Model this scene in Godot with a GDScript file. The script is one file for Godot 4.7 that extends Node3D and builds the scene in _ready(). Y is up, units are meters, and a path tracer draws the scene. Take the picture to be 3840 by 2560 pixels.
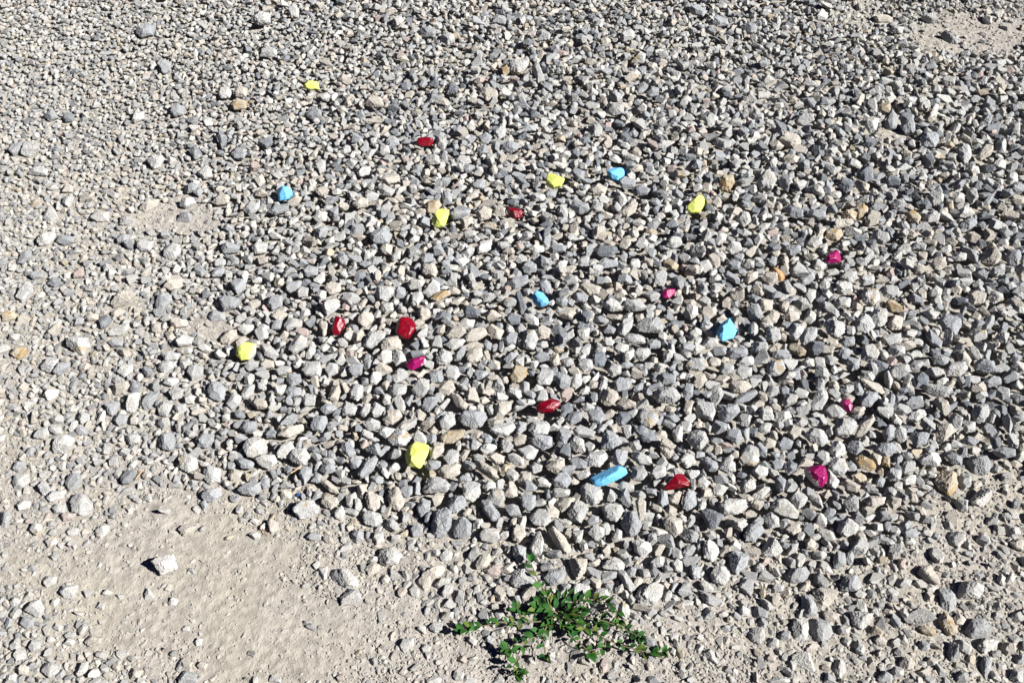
extends Node3D

const FOV := 38.0
const PITCH := 48.0
const EYE := Vector3(0, 1.6, 0)
const CELL := 0.004
const GX0 := -2.8
const GZ0 := -4.2
const GNX := 1400
const GNZ := 980

# outlines of single stones in photo pixels (3840 x 2560), one stone a line: tone letter, then corners
const OUTLINES := """
b 505,118 548,85 581,99 570,129 526,137
g 938,71 971,44 1015,52 1015,82 965,90
w 1078,44 1097,14 1119,33 1116,63 1089,66
g 973,211 1004,170 1036,189 1036,214
b 598,252 614,230 642,233 636,263 609,274
w 817,351 823,329 850,326 869,345 861,365 828,367
o 866,389 888,367 927,378 921,406 877,409
c 872,343 888,318 927,329 921,362 883,362
b 159,433 192,406 217,439 186,455
d 233,444 252,420 277,430 274,455 244,455
w 488,455 505,414 540,417 535,444 505,461
b 636,417 658,389 694,400 686,428 650,436
g 738,647 768,622 792,636 795,664 762,669
c 951,669 982,650 995,680 971,699
w 1182,614 1201,595 1220,603 1220,642 1198,650
d 803,505 823,488 850,510 847,543 828,554
d 965,537 1020,510 1017,540 998,554
d 710,570 713,540 746,559 760,581 729,598
b 864,576 888,551 924,570 910,592 877,592
g 548,598 576,581 620,592 598,625 576,633
b 1146,433 1168,403 1201,411 1206,439 1174,447
b 677,707 718,683 751,694 735,718 696,724
b 721,718 746,699 762,718 746,738
c 790,757 817,729 861,735 853,762 812,768
g 664,768 680,743 724,740 735,762 696,781
g 233,762 236,738 269,724 277,746 258,779
c 230,718 247,686 274,699 271,721
w 159,817 170,784 203,784 217,817 186,839
w 337,812 362,784 409,795 406,828 362,828
c 515,779 548,751 600,746 587,773 543,795
g 444,839 455,806 513,823 494,845
b 661,828 675,798 718,801 713,834
g 908,784 943,757 976,762 965,790 932,806
b 1004,795 1026,768 1083,762 1080,790 1031,806
c 1072,757 1108,729 1132,740 1119,762 1091,776
w 1174,817 1190,787 1226,795 1223,828 1190,834
d 1217,768 1223,738 1278,735 1245,765
b 27,559 44,537 82,540 82,570 49,584
g 77,576 90,532 137,532 148,559 110,590
g 96,653 137,625 178,636 175,658
b 52,647 66,628 88,653 77,666
g 1653,145 1669,123 1702,132 1705,159 1675,170
b 1845,80 1861,52 1894,60 1900,90
g 2012,134 2031,101 2064,126 2059,148 2020,151
g 2325,132 2352,99 2380,121 2377,145 2338,154
b 1568,118 1593,96 1639,112 1625,134 1587,137
c 1793,329 1828,321 1864,340 1867,367 1823,376
g 1908,236 1927,222 1987,225 1976,258 1949,274 1916,263
g 1993,252 2015,225 2045,299 2015,310
o 1878,258 1900,244 1911,269 1889,291
b 2388,329 2410,304 2432,318 2426,345 2393,351
b 2426,345 2443,324 2470,329 2470,356 2437,362
g 2363,233 2399,189 2423,203 2415,236
d 1669,329 1686,307 1719,324 1713,348 1680,351
d 1499,324 1516,302 1543,313 1535,337 1508,335
c 1357,384 1384,359 1428,367 1439,395 1395,403
g 2204,472 2234,455 2259,483 2251,515 2218,510
b 1795,510 1820,494 1848,510 1828,537 1806,537
g 1850,494 1872,472 1900,483 1894,510 1872,521
b 1872,548 1900,529 1946,537 1952,557 1916,573
g 1636,543 1642,513 1669,510 1678,537 1664,565
b 1445,532 1461,507 1494,515 1497,543 1461,551
w 1423,570 1431,540 1458,548 1461,576 1434,581
g 1590,603 1604,581 1645,584 1650,614 1609,617
g 1710,603 1724,579 1757,587 1768,609 1735,622
g 1338,647 1362,617 1392,625 1384,653 1351,661
c 1417,672 1450,653 1494,653 1499,677 1455,691
b 1765,696 1787,672 1820,680 1817,707 1779,710
g 2270,417 2284,389 2341,395 2338,422 2300,433
b 2144,647 2168,631 2193,642 2190,675 2163,677
b 1656,735 1675,713 1697,729 1694,762 1664,768
o 1598,779 1604,746 1642,743 1656,768 1631,798 1604,795
d 1686,801 1713,773 1768,779 1757,809 1702,823
c 1853,790 1875,771 1897,779 1894,809 1861,812
c 2212,707 2234,686 2278,702 2267,729 2223,729
b 2136,779 2152,751 2207,762 2212,784 2174,803
g 2215,779 2229,762 2262,762 2259,790 2231,795
c 2322,795 2371,751 2393,762 2382,795 2355,812
b 2042,729 2059,707 2089,718 2083,740 2053,743
g 1990,740 2009,721 2048,729 2042,751 2004,754
b 2319,680 2338,661 2388,675 2377,702 2333,705
w 2333,598 2366,576 2399,592 2393,614 2355,611
b 2366,713 2404,691 2440,707 2426,729 2388,735
g 1414,702 1439,688 1483,713 1466,735 1434,729
g 1368,735 1384,713 1423,729 1412,751 1379,757
c 1321,762 1340,740 1379,749 1381,773 1340,781
c 1782,795 1806,773 1845,784 1839,817 1801,828
g 1798,856 1823,828 1861,839 1861,860 1806,860
g 2840,680 2862,644 2903,647 2914,672 2895,707 2851,707
b 2922,680 2933,650 2969,658 2974,691 2955,716 2927,702
o 2697,688 2714,653 2746,655 2757,680 2735,718 2703,713
d 3213,653 3235,625 3273,639 3278,669 3246,686
d 3147,696 3160,661 3196,675 3199,702 3174,724
c 3202,680 3224,675 3262,691 3256,718 3224,718
d 3317,680 3339,653 3377,669 3377,691 3333,696
w 3775,675 3786,650 3819,653 3819,680 3788,696
g 3320,707 3369,729 3344,757 3333,735
w 3476,740 3503,713 3542,729 3536,757 3503,768
w 3569,740 3586,718 3618,729 3618,757 3586,757
g 3624,729 3635,699 3662,707 3671,740 3643,768
b 2933,784 2966,765 3012,790 3010,817 2971,817
b 3021,803 3048,781 3097,790 3100,817 3070,825
w 2760,828 2774,798 2812,801 2818,828 2790,850
g 2815,746 2840,721 2878,729 2875,751 2851,760
c 2938,592 2955,576 3001,587 2988,609 2949,614
g 2672,537 2692,515 2741,526 2744,548 2708,559
c 2922,521 2949,499 2993,510 3015,535 2971,548
b 3317,466 3344,406 3369,439 3366,483 3328,488
b 3372,439 3388,422 3429,433 3429,461 3383,466
b 3377,477 3394,452 3432,463 3432,496 3394,499
b 3454,526 3470,496 3514,494 3525,521 3509,548 3465,548
g 3586,565 3602,537 3640,548 3646,581 3629,620 3607,598
c 3660,592 3690,543 3728,548 3717,581 3679,603
c 3594,515 3613,499 3640,515 3649,559 3618,537
g 3734,537 3761,513 3777,532 3772,576 3745,570
g 3243,466 3267,439 3300,444 3289,483 3262,494
g 2812,433 2834,411 2864,428 2862,461 2823,455
g 2631,439 2653,414 2694,439 2689,466 2659,477
g 2982,461 2999,422 3051,428 3054,450 3015,472
g 3454,66 3503,47 3522,82 3487,90
c 3278,66 3300,52 3355,63 3339,82 3295,82
b 3525,129 3547,118 3596,148 3591,167 3564,165
b 2582,27 2620,16 2653,41 2637,60 2609,49
b 2672,82 2692,58 2730,69 2730,93 2692,99
b 2777,96 2801,85 2842,101 2834,121 2807,123
w 3059,66 3084,27 3108,60 3097,74 3070,74
w 3684,71 3701,52 3723,63 3720,88 3695,90
g 3333,110 3355,93 3394,101 3388,123 3344,123
c 3490,302 3514,280 3525,302 3503,315
g 3533,302 3547,280 3586,291 3580,318 3547,321
g 2730,461 2763,439 2790,455 2779,472 2741,472
o 3210,779 3235,760 3262,779 3240,823 3218,823
o 3155,806 3174,784 3218,795 3207,823 3169,823
c 3246,823 3267,787 3300,801 3295,839 3256,850
o 3399,795 3432,784 3457,812 3443,839 3410,828
w 3459,817 3487,790 3528,801 3520,828 3476,834
w 134,898 159,871 203,865 208,887 181,915 143,918
b 208,904 225,879 274,885 280,909 241,920
d 458,909 477,898 502,909 496,937 477,931
b 433,893 455,874 483,882 477,909 439,912
g 507,920 526,896 576,907 565,942 526,940
g 611,937 631,915 675,920 675,948 647,970 614,964
b 60,986 82,942 118,940 118,964 82,989
b 828,926 850,904 899,920 894,945 839,948
g 943,926 965,904 1004,909 998,948 954,953
b 724,1019 746,986 773,1019 757,1038
b 792,1025 812,997 845,1008 834,1035 795,1035
w 642,1014 658,986 680,1003 669,1025 644,1027
b 104,1030 126,1016 170,1019 159,1041 121,1046
d 175,1063 192,1041 225,1044 230,1068 203,1077
g 55,1112 77,1074 121,1068 121,1096 82,1134
p 269,1025 285,1012 313,1016 307,1035 274,1041
c 411,1140 433,1101 477,1085 510,1101 483,1140 422,1156
b 581,1140 598,1101 642,1101 642,1129 603,1159 584,1151
b 861,1068 883,1044 921,1049 921,1079 888,1104
b 820,1134 845,1110 899,1120 877,1151 834,1162
b 779,1189 801,1164 845,1178 839,1200 795,1205
c 611,1074 636,1044 680,1046 686,1074 647,1090
w 403,1244 428,1222 477,1211 488,1227 461,1255 411,1260
b 403,1282 433,1263 461,1277 458,1299 417,1299
g 247,1282 263,1258 329,1266 337,1299 307,1332 252,1299
c 313,1192 329,1170 367,1178 367,1200 329,1203
b 277,1222 291,1186 315,1195 307,1216
d 367,1200 395,1178 422,1200 400,1227 378,1233
c 633,1211 658,1192 705,1203 696,1222 658,1227
o 3,1178 33,1164 63,1178 55,1195 11,1205
o 36,1326 55,1299 99,1299 99,1326 71,1348
g 151,1370 175,1334 219,1343 214,1370 186,1397 154,1386
b 195,1392 214,1359 260,1356 258,1381 219,1406
w 436,1392 450,1367 496,1365 496,1392 466,1414
g 587,1381 603,1348 644,1354 647,1381 614,1403
g 699,1392 713,1365 762,1375 757,1408 718,1425
d 529,1381 543,1370 573,1386 565,1414 548,1411
g 603,1329 631,1315 677,1326 664,1348 620,1351
c 825,1266 850,1238 888,1238 888,1266 856,1293 828,1282
w 888,1233 910,1214 949,1216 949,1238 916,1255
g 653,1277 686,1252 724,1266 718,1293 669,1299
b 776,1458 790,1430 823,1428 845,1458 839,1496 817,1504 784,1485
g 847,1513 872,1466 905,1485 899,1513 872,1535
g 902,1480 921,1441 957,1441 949,1474 916,1496
c 943,1513 960,1488 998,1502 1004,1529 965,1535
w 472,1518 483,1474 521,1469 518,1513 496,1551 474,1540
b 532,1524 559,1466 598,1458 581,1502 548,1546
b 387,1513 428,1504 450,1513 422,1562 406,1551
g 587,1526 609,1502 647,1518 625,1562 598,1556
g 653,1535 664,1513 696,1513 696,1540 669,1556
w 688,1496 702,1474 732,1485 724,1513 696,1513
g 631,1469 653,1447 686,1458 680,1491 647,1499
b 425,1573 444,1546 477,1559 472,1589 444,1598
c 485,1573 496,1551 518,1567 513,1592 488,1589
g 291,1567 302,1540 335,1551 335,1578 302,1589
w 356,1589 373,1546 395,1540 392,1567 367,1600
g 590,1589 598,1565 631,1567 639,1595 609,1611
w 159,1480 175,1455 219,1458 214,1485 181,1504
c 411,1469 428,1436 477,1428 485,1447 461,1474 428,1480
d 485,1458 494,1436 529,1439 521,1469 494,1471
g 609,1436 620,1414 664,1414 672,1430 642,1447
w 192,1677 208,1639 247,1625 277,1644 271,1677 236,1699 200,1696
g 181,1611 192,1589 225,1595 236,1622 208,1633
g 121,1639 143,1606 181,1595 181,1628 154,1644
b 280,1611 302,1595 332,1609 324,1631 291,1628
g 466,1633 488,1617 526,1633 521,1661 483,1666
b 592,1655 609,1625 647,1622 658,1650 642,1688 603,1683
b 732,1650 751,1628 801,1628 801,1655 773,1677 740,1672
b 897,1606 916,1578 962,1578 954,1611 921,1622
c 1036,1633 1058,1606 1135,1589 1141,1611 1086,1639
d 990,1622 1009,1600 1036,1617 1031,1639 998,1641
b 1163,1589 1179,1559 1223,1559 1228,1584 1206,1622 1168,1611
w 910,1677 927,1644 965,1633 998,1655 1001,1688 971,1720 927,1710
w 1036,1699 1053,1666 1091,1655 1108,1688 1080,1716 1042,1716
b 1069,1085 1086,1057 1130,1055 1124,1085 1086,1096
c 1215,1079 1234,1057 1278,1063 1278,1090 1239,1104
g 1113,1096 1130,1074 1157,1079 1152,1112 1119,1112
b 1130,1019 1157,992 1193,1003 1190,1030 1146,1035
w 1182,1107 1196,1088 1223,1090 1220,1123 1196,1129
g 1206,1145 1217,1123 1278,1118 1272,1151 1228,1184 1212,1167
b 998,1140 1015,1107 1058,1107 1058,1145 1020,1162
c 1012,1184 1042,1159 1080,1178 1047,1211
g 1061,1222 1086,1189 1135,1200 1130,1227 1075,1238
g 954,1238 976,1214 1009,1222 1004,1266 971,1277
b 1015,1233 1026,1200 1058,1200 1053,1233
g 1075,1299 1113,1260 1152,1269 1146,1299 1097,1321
g 979,1293 1004,1285 1045,1326 1031,1348 993,1332
c 1193,1216 1206,1200 1237,1211 1237,1238 1212,1263
g 1132,1386 1146,1354 1196,1354 1204,1386 1201,1411 1146,1408
g 1217,1386 1234,1359 1267,1365 1267,1397 1234,1414
b 1072,1425 1086,1400 1124,1403 1130,1430 1091,1450
g 1031,1386 1053,1370 1091,1375 1091,1397 1047,1408
g 913,1375 932,1351 971,1354 971,1375 932,1392
c 973,1365 993,1345 1031,1354 1026,1378 987,1381
b 1067,1463 1086,1447 1130,1458 1124,1480 1080,1488
g 1132,1496 1146,1474 1185,1482 1179,1518 1141,1521
b 1198,1529 1223,1513 1267,1518 1261,1540 1217,1551
b 1387,887 1406,863 1450,860 1469,882 1455,909 1401,909
w 1738,871 1752,860 1782,863 1782,885 1746,890
c 1425,934 1439,915 1472,920 1466,948 1439,950
b 1576,970 1593,948 1625,950 1623,981 1587,989
g 1461,964 1483,937 1505,931 1499,970 1472,978
c 1582,1019 1593,989 1631,992 1642,1019 1631,1041 1593,1030
w 1787,931 1801,904 1839,898 1850,926 1823,945 1795,948
w 1979,931 1998,918 2048,923 2042,942 2004,950
b 2051,937 2075,918 2127,920 2119,942 2059,950
d 2234,940 2262,920 2311,923 2322,942 2284,964 2245,959
c 2322,920 2333,893 2371,898 2377,926 2344,934
g 2497,920 2508,893 2552,890 2560,915 2530,931
b 2245,989 2267,967 2316,978 2316,997 2267,1005
g 2166,981 2185,953 2212,964 2207,997 2174,997
b 1957,1003 1982,975 2015,997 2009,1019 1971,1025
g 1930,975 1949,950 1979,964 1976,986 1944,986
w 2358,997 2371,970 2404,975 2401,1003 2371,1011
o 2486,986 2508,967 2547,992 2536,1014 2503,1008
g 2111,1052 2130,1027 2168,1035 2166,1060 2125,1068
g 2451,1025 2481,1005 2503,1025 2492,1074 2459,1068
b 1900,1063 1927,1035 1982,1030 1976,1063 1933,1085
b 2015,1057 2042,1044 2064,1063 2067,1101 2037,1096
c 2168,1074 2201,1057 2251,1074 2245,1101 2207,1107
b 2149,1107 2179,1096 2207,1112 2196,1134 2157,1129
g 2418,1101 2437,1088 2478,1101 2481,1123 2443,1129
g 2253,1140 2273,1118 2322,1134 2338,1162 2289,1167
g 2336,1145 2355,1123 2404,1120 2426,1151 2388,1167 2349,1162
g 1406,1096 1423,1071 1472,1074 1477,1096 1445,1129 1412,1118
g 1584,1096 1615,1046 1650,1063 1647,1101 1604,1112
w 1540,1123 1549,1088 1582,1088 1587,1118 1565,1145 1543,1140
b 1477,1096 1488,1074 1524,1079 1516,1118 1483,1118
w 1521,1068 1549,1046 1598,1052 1587,1079 1538,1085
o 1615,1118 1636,1096 1686,1090 1689,1104 1636,1129
g 1280,1123 1296,1096 1340,1096 1349,1123 1313,1140
c 1340,1189 1357,1170 1406,1173 1401,1200 1373,1227 1346,1211
g 1675,1068 1686,1019 1713,1025 1713,1074
w 1425,1156 1434,1134 1472,1134 1475,1162 1445,1175
c 1562,1173 1582,1153 1612,1162 1609,1189 1582,1205
d 1628,1195 1653,1164 1691,1175 1691,1197 1653,1203
d 1730,1156 1757,1142 1795,1167 1790,1189 1746,1189
g 1886,1134 1905,1112 1938,1120 1938,1145 1900,1151
d 1894,1195 1911,1173 1952,1184 1949,1216 1916,1216
w 1963,1189 1987,1173 2020,1195 2018,1225 1987,1216
d 1933,1101 1949,1088 1976,1151 1960,1184 1944,1156
w 1719,1216 1735,1195 1782,1200 1774,1225 1741,1233
g 1357,1293 1373,1258 1423,1238 1445,1244 1439,1277 1384,1307
c 1425,1299 1445,1266 1488,1258 1502,1277 1505,1310 1439,1312
c 1669,1255 1686,1222 1735,1222 1746,1244 1719,1269 1680,1269
c 1741,1263 1763,1233 1812,1227 1828,1255 1790,1277 1752,1280
c 1823,1227 1845,1214 1889,1238 1878,1274 1845,1266
b 1883,1271 1911,1244 1941,1244 1933,1288 1900,1293
g 1960,1282 1966,1238 2004,1238 2018,1266 2004,1310 1971,1304
c 2007,1238 2031,1216 2064,1233 2059,1266 2026,1271
g 2316,1227 2338,1195 2377,1186 2371,1227 2344,1255 2316,1249
g 2388,1222 2410,1195 2465,1192 2492,1222 2481,1249 2443,1244 2399,1244
b 2259,1233 2278,1214 2311,1233 2300,1249 2267,1249
b 2426,1288 2443,1271 2478,1282 2476,1304 2437,1307
g 2338,1266 2360,1249 2421,1266 2421,1288 2366,1290
w 2300,1310 2316,1282 2360,1293 2355,1326 2316,1323
g 2366,1326 2388,1304 2437,1304 2443,1326 2410,1354 2377,1343
g 1667,1293 1691,1271 1746,1274 1735,1293 1697,1312
c 1746,1334 1763,1304 1806,1304 1812,1332 1790,1354 1757,1356
b 1812,1293 1820,1271 1845,1288 1839,1315 1817,1310
w 1412,1343 1434,1310 1469,1315 1469,1354 1439,1365
g 1472,1337 1483,1310 1505,1315 1530,1354 1483,1370
g 1634,1343 1653,1310 1686,1310 1702,1343 1675,1370 1642,1365
d 2223,1348 2234,1321 2267,1321 2275,1348 2262,1375 2229,1370
g 2166,1365 2185,1343 2223,1354 2223,1381 2190,1395
b 1998,1337 2020,1318 2059,1326 2059,1348 2020,1359
g 2275,1386 2295,1359 2330,1370 2327,1397 2295,1414
g 2012,1414 2031,1384 2070,1384 2083,1408 2064,1441 2020,1441
o 1913,1408 1927,1370 1976,1381 1976,1408 1944,1436 1922,1430
b 1774,1403 1790,1386 1834,1392 1817,1419 1785,1425
w 1828,1370 1839,1351 1878,1354 1872,1386 1839,1386
g 1461,1419 1494,1381 1532,1381 1527,1414 1488,1436
g 1455,1463 1477,1436 1527,1441 1521,1474 1488,1491 1461,1485
g 1543,1463 1571,1419 1609,1425 1609,1458 1587,1485 1554,1491
g 1669,1397 1680,1365 1713,1370 1727,1403 1708,1425 1675,1419
c 1642,1458 1658,1425 1697,1430 1708,1458 1680,1480 1647,1474
g 1310,1463 1329,1436 1362,1447 1360,1480 1340,1502 1313,1491
b 1302,1386 1318,1365 1362,1365 1357,1403 1324,1411
w 1384,1419 1395,1392 1428,1392 1431,1419 1412,1441 1390,1436
b 1579,1529 1598,1491 1645,1485 1636,1513 1604,1546
w 1346,1551 1362,1513 1390,1513 1384,1546 1362,1567
g 1280,1535 1296,1502 1340,1524 1329,1556 1285,1556
c 1434,1573 1450,1537 1499,1535 1508,1562 1472,1589 1445,1589
g 1390,1540 1406,1507 1445,1529 1434,1562 1401,1565
c 1691,1485 1719,1480 1757,1518 1746,1535 1713,1524
b 1716,1562 1741,1540 1817,1540 1831,1562 1806,1600 1768,1606 1735,1589
c 1820,1595 1850,1573 1894,1570 1883,1589 1834,1600
w 1834,1611 1861,1589 1924,1581 1933,1606 1905,1633 1856,1628
c 1856,1529 1878,1502 1919,1502 1916,1535 1889,1556 1861,1556
g 1647,1578 1664,1554 1708,1556 1708,1589 1675,1611 1653,1600
b 1933,1611 1944,1578 1971,1584 1974,1611 1949,1628
c 1922,1644 1938,1620 1976,1633 1966,1661 1933,1672
g 1360,1589 1384,1567 1425,1584 1423,1611 1384,1614
g 1417,1622 1439,1598 1494,1611 1483,1639 1445,1644
g 1455,1644 1488,1611 1521,1611 1543,1639 1516,1672 1472,1666
g 1483,1606 1510,1578 1565,1562 1560,1595 1521,1617
o 1650,1639 1680,1614 1735,1611 1741,1633 1697,1661 1658,1661
b 2119,1573 2141,1546 2188,1540 2179,1578 2141,1595
b 2201,1540 2240,1529 2273,1562 2251,1589 2212,1578
d 2311,1567 2322,1537 2360,1540 2366,1567 2338,1595 2316,1589
g 2451,1485 2470,1452 2530,1452 2555,1485 2525,1513 2465,1507
c 2256,1496 2278,1452 2316,1463 2319,1496 2289,1521 2262,1518
g 2138,1441 2152,1400 2179,1403 2182,1441 2157,1463
b 2300,1441 2322,1417 2369,1430 2360,1458 2316,1466
b 2465,1414 2481,1397 2536,1408 2530,1436 2486,1441
g 2393,1556 2415,1529 2465,1540 2470,1578 2437,1606 2399,1584
d 2380,1617 2404,1592 2454,1622 2454,1661 2410,1655
b 2256,1644 2278,1609 2316,1628 2333,1661 2295,1683 2256,1677
g 2146,1611 2174,1592 2234,1617 2223,1639 2163,1636
b 1987,1655 2015,1633 2070,1639 2072,1672 2037,1688
g 1944,1683 1987,1666 2020,1688 2004,1720 1971,1720
g 2136,1672 2157,1633 2190,1650 2196,1694 2157,1694
g 1985,1611 1998,1578 2048,1578 2064,1595 2053,1628 1998,1633
c 1612,1699 1631,1650 1664,1661 1664,1699 1631,1720 1615,1720
w 1455,1705 1472,1683 1505,1688 1510,1716 1466,1720
b 1280,1655 1313,1661 1335,1699 1313,1716 1280,1694
w 2522,1617 2541,1595 2560,1600 2560,1655 2530,1655
g 3265,882 3284,860 3333,876 3339,898 3311,915 3278,901
o 3095,876 3114,855 3158,860 3163,882 3136,907 3103,893
w 2678,904 2703,871 2727,876 2722,904 2692,920
w 2719,937 2735,907 2779,909 2782,937 2746,953
w 3023,915 3043,887 3081,890 3086,915 3054,929
b 2938,942 2955,918 3004,920 3004,942 2966,959
b 2722,986 2746,970 2779,983 2774,1008 2741,1011
w 2785,997 2796,972 2829,978 2829,1003 2796,1008
b 2881,981 2895,959 2916,967 2908,997 2889,997
w 3048,992 3059,970 3092,972 3100,994 3081,1011 3054,1008
c 2788,1046 2807,1019 2845,1019 2842,1041 2807,1063
c 2856,1046 2873,1022 2914,1025 2916,1052 2884,1068
b 2714,1035 2730,1014 2774,1041 2777,1068 2746,1057
b 2988,1052 3015,1030 3054,1022 3059,1044 3015,1071
g 3152,1035 3174,1014 3213,1016 3218,1044 3191,1063 3158,1057
g 3221,1049 3240,1027 3284,1035 3278,1063 3240,1071
w 3232,1101 3251,1079 3289,1082 3303,1118 3278,1145 3240,1129
g 3125,1140 3147,1112 3196,1115 3191,1151 3141,1156
g 3306,1090 3322,1068 3366,1071 3377,1096 3344,1118 3317,1112
o 3320,1134 3344,1120 3383,1145 3388,1173 3344,1167
w 3018,1110 3032,1085 3062,1085 3059,1112 3040,1140
c 3426,1003 3448,986 3484,1005 3459,1025 3432,1025
b 3407,1112 3432,1101 3470,1123 3459,1140 3421,1134
g 3484,1096 3509,1068 3536,1085 3531,1112 3492,1112
d 3564,1123 3586,1112 3632,1118 3629,1140 3586,1142
c 3629,1107 3651,1090 3701,1101 3690,1134 3651,1140
w 3706,1118 3723,1088 3761,1101 3766,1123 3728,1140
b 3775,964 3783,937 3827,934 3832,964 3816,997 3780,992
c 3490,992 3509,964 3547,964 3553,992 3525,1014 3498,1008
b 3605,926 3618,915 3673,964 3668,986 3635,964
c 3679,975 3701,931 3739,931 3758,964 3734,992 3690,986
g 3416,937 3437,904 3476,915 3470,942
w 3569,959 3586,942 3629,953 3624,975 3591,978
b 2801,1162 2812,1137 2845,1140 2862,1178 2845,1205 2812,1195
c 2842,1140 2856,1118 2900,1129 2895,1167 2856,1173
w 2565,1173 2576,1142 2615,1145 2618,1178 2593,1197 2568,1189
c 2631,1173 2642,1148 2686,1151 2686,1178 2659,1197 2634,1192
c 2933,1189 2949,1167 2999,1173 2999,1195 2966,1208
g 2873,1244 2889,1219 2922,1233 2930,1271 2900,1282 2878,1271
g 2960,1244 2977,1211 3015,1216 3015,1249 2988,1277 2963,1269
w 3015,1200 3032,1162 3062,1167 3059,1200 3037,1216
g 2999,1266 3026,1227 3065,1227 3065,1260 3032,1299 3004,1288
g 3092,1211 3108,1195 3171,1211 3169,1244 3141,1266 3103,1249
g 3207,1205 3229,1178 3262,1184 3284,1222 3262,1249 3218,1238
w 3259,1195 3278,1159 3322,1184 3328,1211 3300,1227 3267,1216
c 3333,1211 3355,1181 3388,1195 3383,1233 3344,1238
b 3517,1200 3547,1175 3602,1189 3607,1222 3586,1255 3542,1238
g 3629,1255 3651,1233 3701,1238 3703,1266 3657,1282
b 3690,1216 3706,1184 3734,1184 3728,1216 3701,1238
b 3473,1260 3487,1230 3536,1277 3531,1310 3492,1293
g 3536,1277 3553,1214 3575,1244 3569,1299
w 3229,1332 3240,1293 3278,1293 3300,1321 3289,1348 3256,1356 3232,1348
g 3300,1271 3322,1255 3377,1249 3388,1277 3339,1293
g 3328,1310 3350,1290 3394,1299 3396,1326 3355,1337
b 3152,1282 3169,1255 3207,1266 3207,1293 3169,1301
w 2631,1293 2653,1263 2692,1269 2692,1293 2653,1307
b 2725,1326 2746,1301 2801,1304 2807,1326 2774,1348 2735,1345
g 2812,1315 2834,1282 2878,1282 2881,1310 2851,1326
b 2664,1315 2686,1299 2727,1304 2719,1329 2681,1334
g 2568,1375 2593,1343 2642,1340 2659,1370 2626,1392 2582,1386
g 2760,1370 2790,1337 2831,1337 2829,1365 2796,1375
g 2692,1386 2714,1359 2752,1367 2752,1392 2719,1406
w 2760,1397 2774,1370 2820,1378 2823,1403 2785,1422
g 2873,1386 2889,1351 2933,1348 2947,1381 2927,1408 2884,1408
c 2656,1359 2670,1337 2705,1348 2703,1370 2670,1375
d 3029,1304 3048,1277 3092,1282 3092,1315 3054,1332
w 3051,1354 3065,1329 3092,1343 3097,1375 3070,1375
g 3089,1337 3114,1332 3150,1343 3119,1370 3097,1359
b 3141,1326 3158,1299 3199,1315 3174,1354
w 3004,1359 3026,1340 3054,1348 3054,1373 3026,1375
b 3166,1359 3185,1337 3226,1348 3224,1381 3191,1392
g 3336,1392 3355,1367 3410,1365 3416,1392 3372,1425 3341,1414
w 3317,1397 3333,1386 3350,1425 3339,1460 3320,1436
d 3421,1430 3437,1397 3487,1414 3481,1441 3437,1452
b 3492,1343 3514,1321 3564,1343 3547,1370 3503,1365
c 3591,1321 3613,1304 3646,1348 3635,1370 3602,1359
g 3547,1392 3569,1359 3618,1354 3632,1381 3602,1408 3558,1408
b 3651,1365 3679,1343 3728,1354 3739,1386 3706,1397 3662,1386
g 3459,1452 3481,1436 3569,1452 3577,1469 3536,1491 3481,1474
b 3684,1430 3712,1408 3756,1419 3756,1441 3706,1452
b 3756,1414 3788,1386 3827,1403 3816,1430 3772,1436
g 3728,1469 3750,1447 3788,1458 3788,1491 3756,1502
b 3226,1496 3246,1469 3289,1469 3295,1496 3267,1524 3235,1521
g 3043,1513 3065,1463 3108,1458 3108,1491 3081,1535 3048,1540
g 2933,1502 2955,1474 2993,1480 2988,1507 2944,1526
w 2971,1469 2993,1452 3034,1469 3026,1491 2988,1491
b 2752,1502 2779,1474 2834,1460 2845,1474 2812,1502 2763,1513
c 2730,1447 2752,1425 2812,1425 2820,1447 2785,1474 2746,1469
b 2560,1474 2571,1436 2601,1441 2598,1485 2571,1507
g 2873,1474 2889,1441 2922,1447 2916,1480 2884,1491
g 2609,1540 2620,1502 2675,1507 2683,1546 2670,1576 2615,1562
b 2692,1556 2714,1518 2768,1513 2777,1540 2741,1578 2703,1584
g 2768,1567 2779,1551 2820,1559 2807,1600 2779,1595
w 2845,1606 2862,1584 2897,1587 2884,1628 2856,1622
b 2670,1600 2686,1573 2730,1589 2725,1611 2686,1625
b 2722,1639 2735,1609 2779,1611 2785,1644 2763,1666
b 2779,1611 2812,1600 2810,1644 2801,1669
g 2574,1650 2593,1600 2642,1617 2656,1650 2631,1683 2598,1677
g 3018,1633 3043,1603 3086,1611 3114,1655 3086,1672 3043,1655
c 2952,1622 2977,1589 3007,1606 3004,1628 2977,1647
g 3130,1600 3147,1567 3196,1567 3218,1595 3191,1628 3141,1628
g 3092,1540 3114,1518 3147,1518 3177,1546 3152,1570 3108,1567
c 3191,1556 3207,1526 3246,1521 3248,1546 3218,1565
c 3202,1639 3229,1578 3273,1551 3284,1573 3251,1622 3224,1644
b 3311,1633 3322,1598 3355,1595 3355,1639 3328,1650
g 3355,1622 3372,1592 3399,1611 3399,1650 3377,1661
w 3344,1567 3355,1546 3385,1578 3377,1595 3350,1589
w 3399,1573 3421,1546 3470,1526 3476,1556 3443,1584 3405,1581
b 3391,1518 3416,1485 3459,1491 3465,1524 3416,1537
c 3498,1502 3520,1488 3558,1507 3566,1540 3542,1562
g 3646,1551 3657,1515 3706,1515 3712,1551 3690,1584 3657,1584
g 3558,1578 3575,1546 3613,1567 3607,1600 3575,1611
c 3511,1628 3525,1589 3569,1589 3586,1617 3542,1655 3514,1650
b 3407,1639 3421,1622 3487,1625 3476,1661 3437,1677
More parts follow.
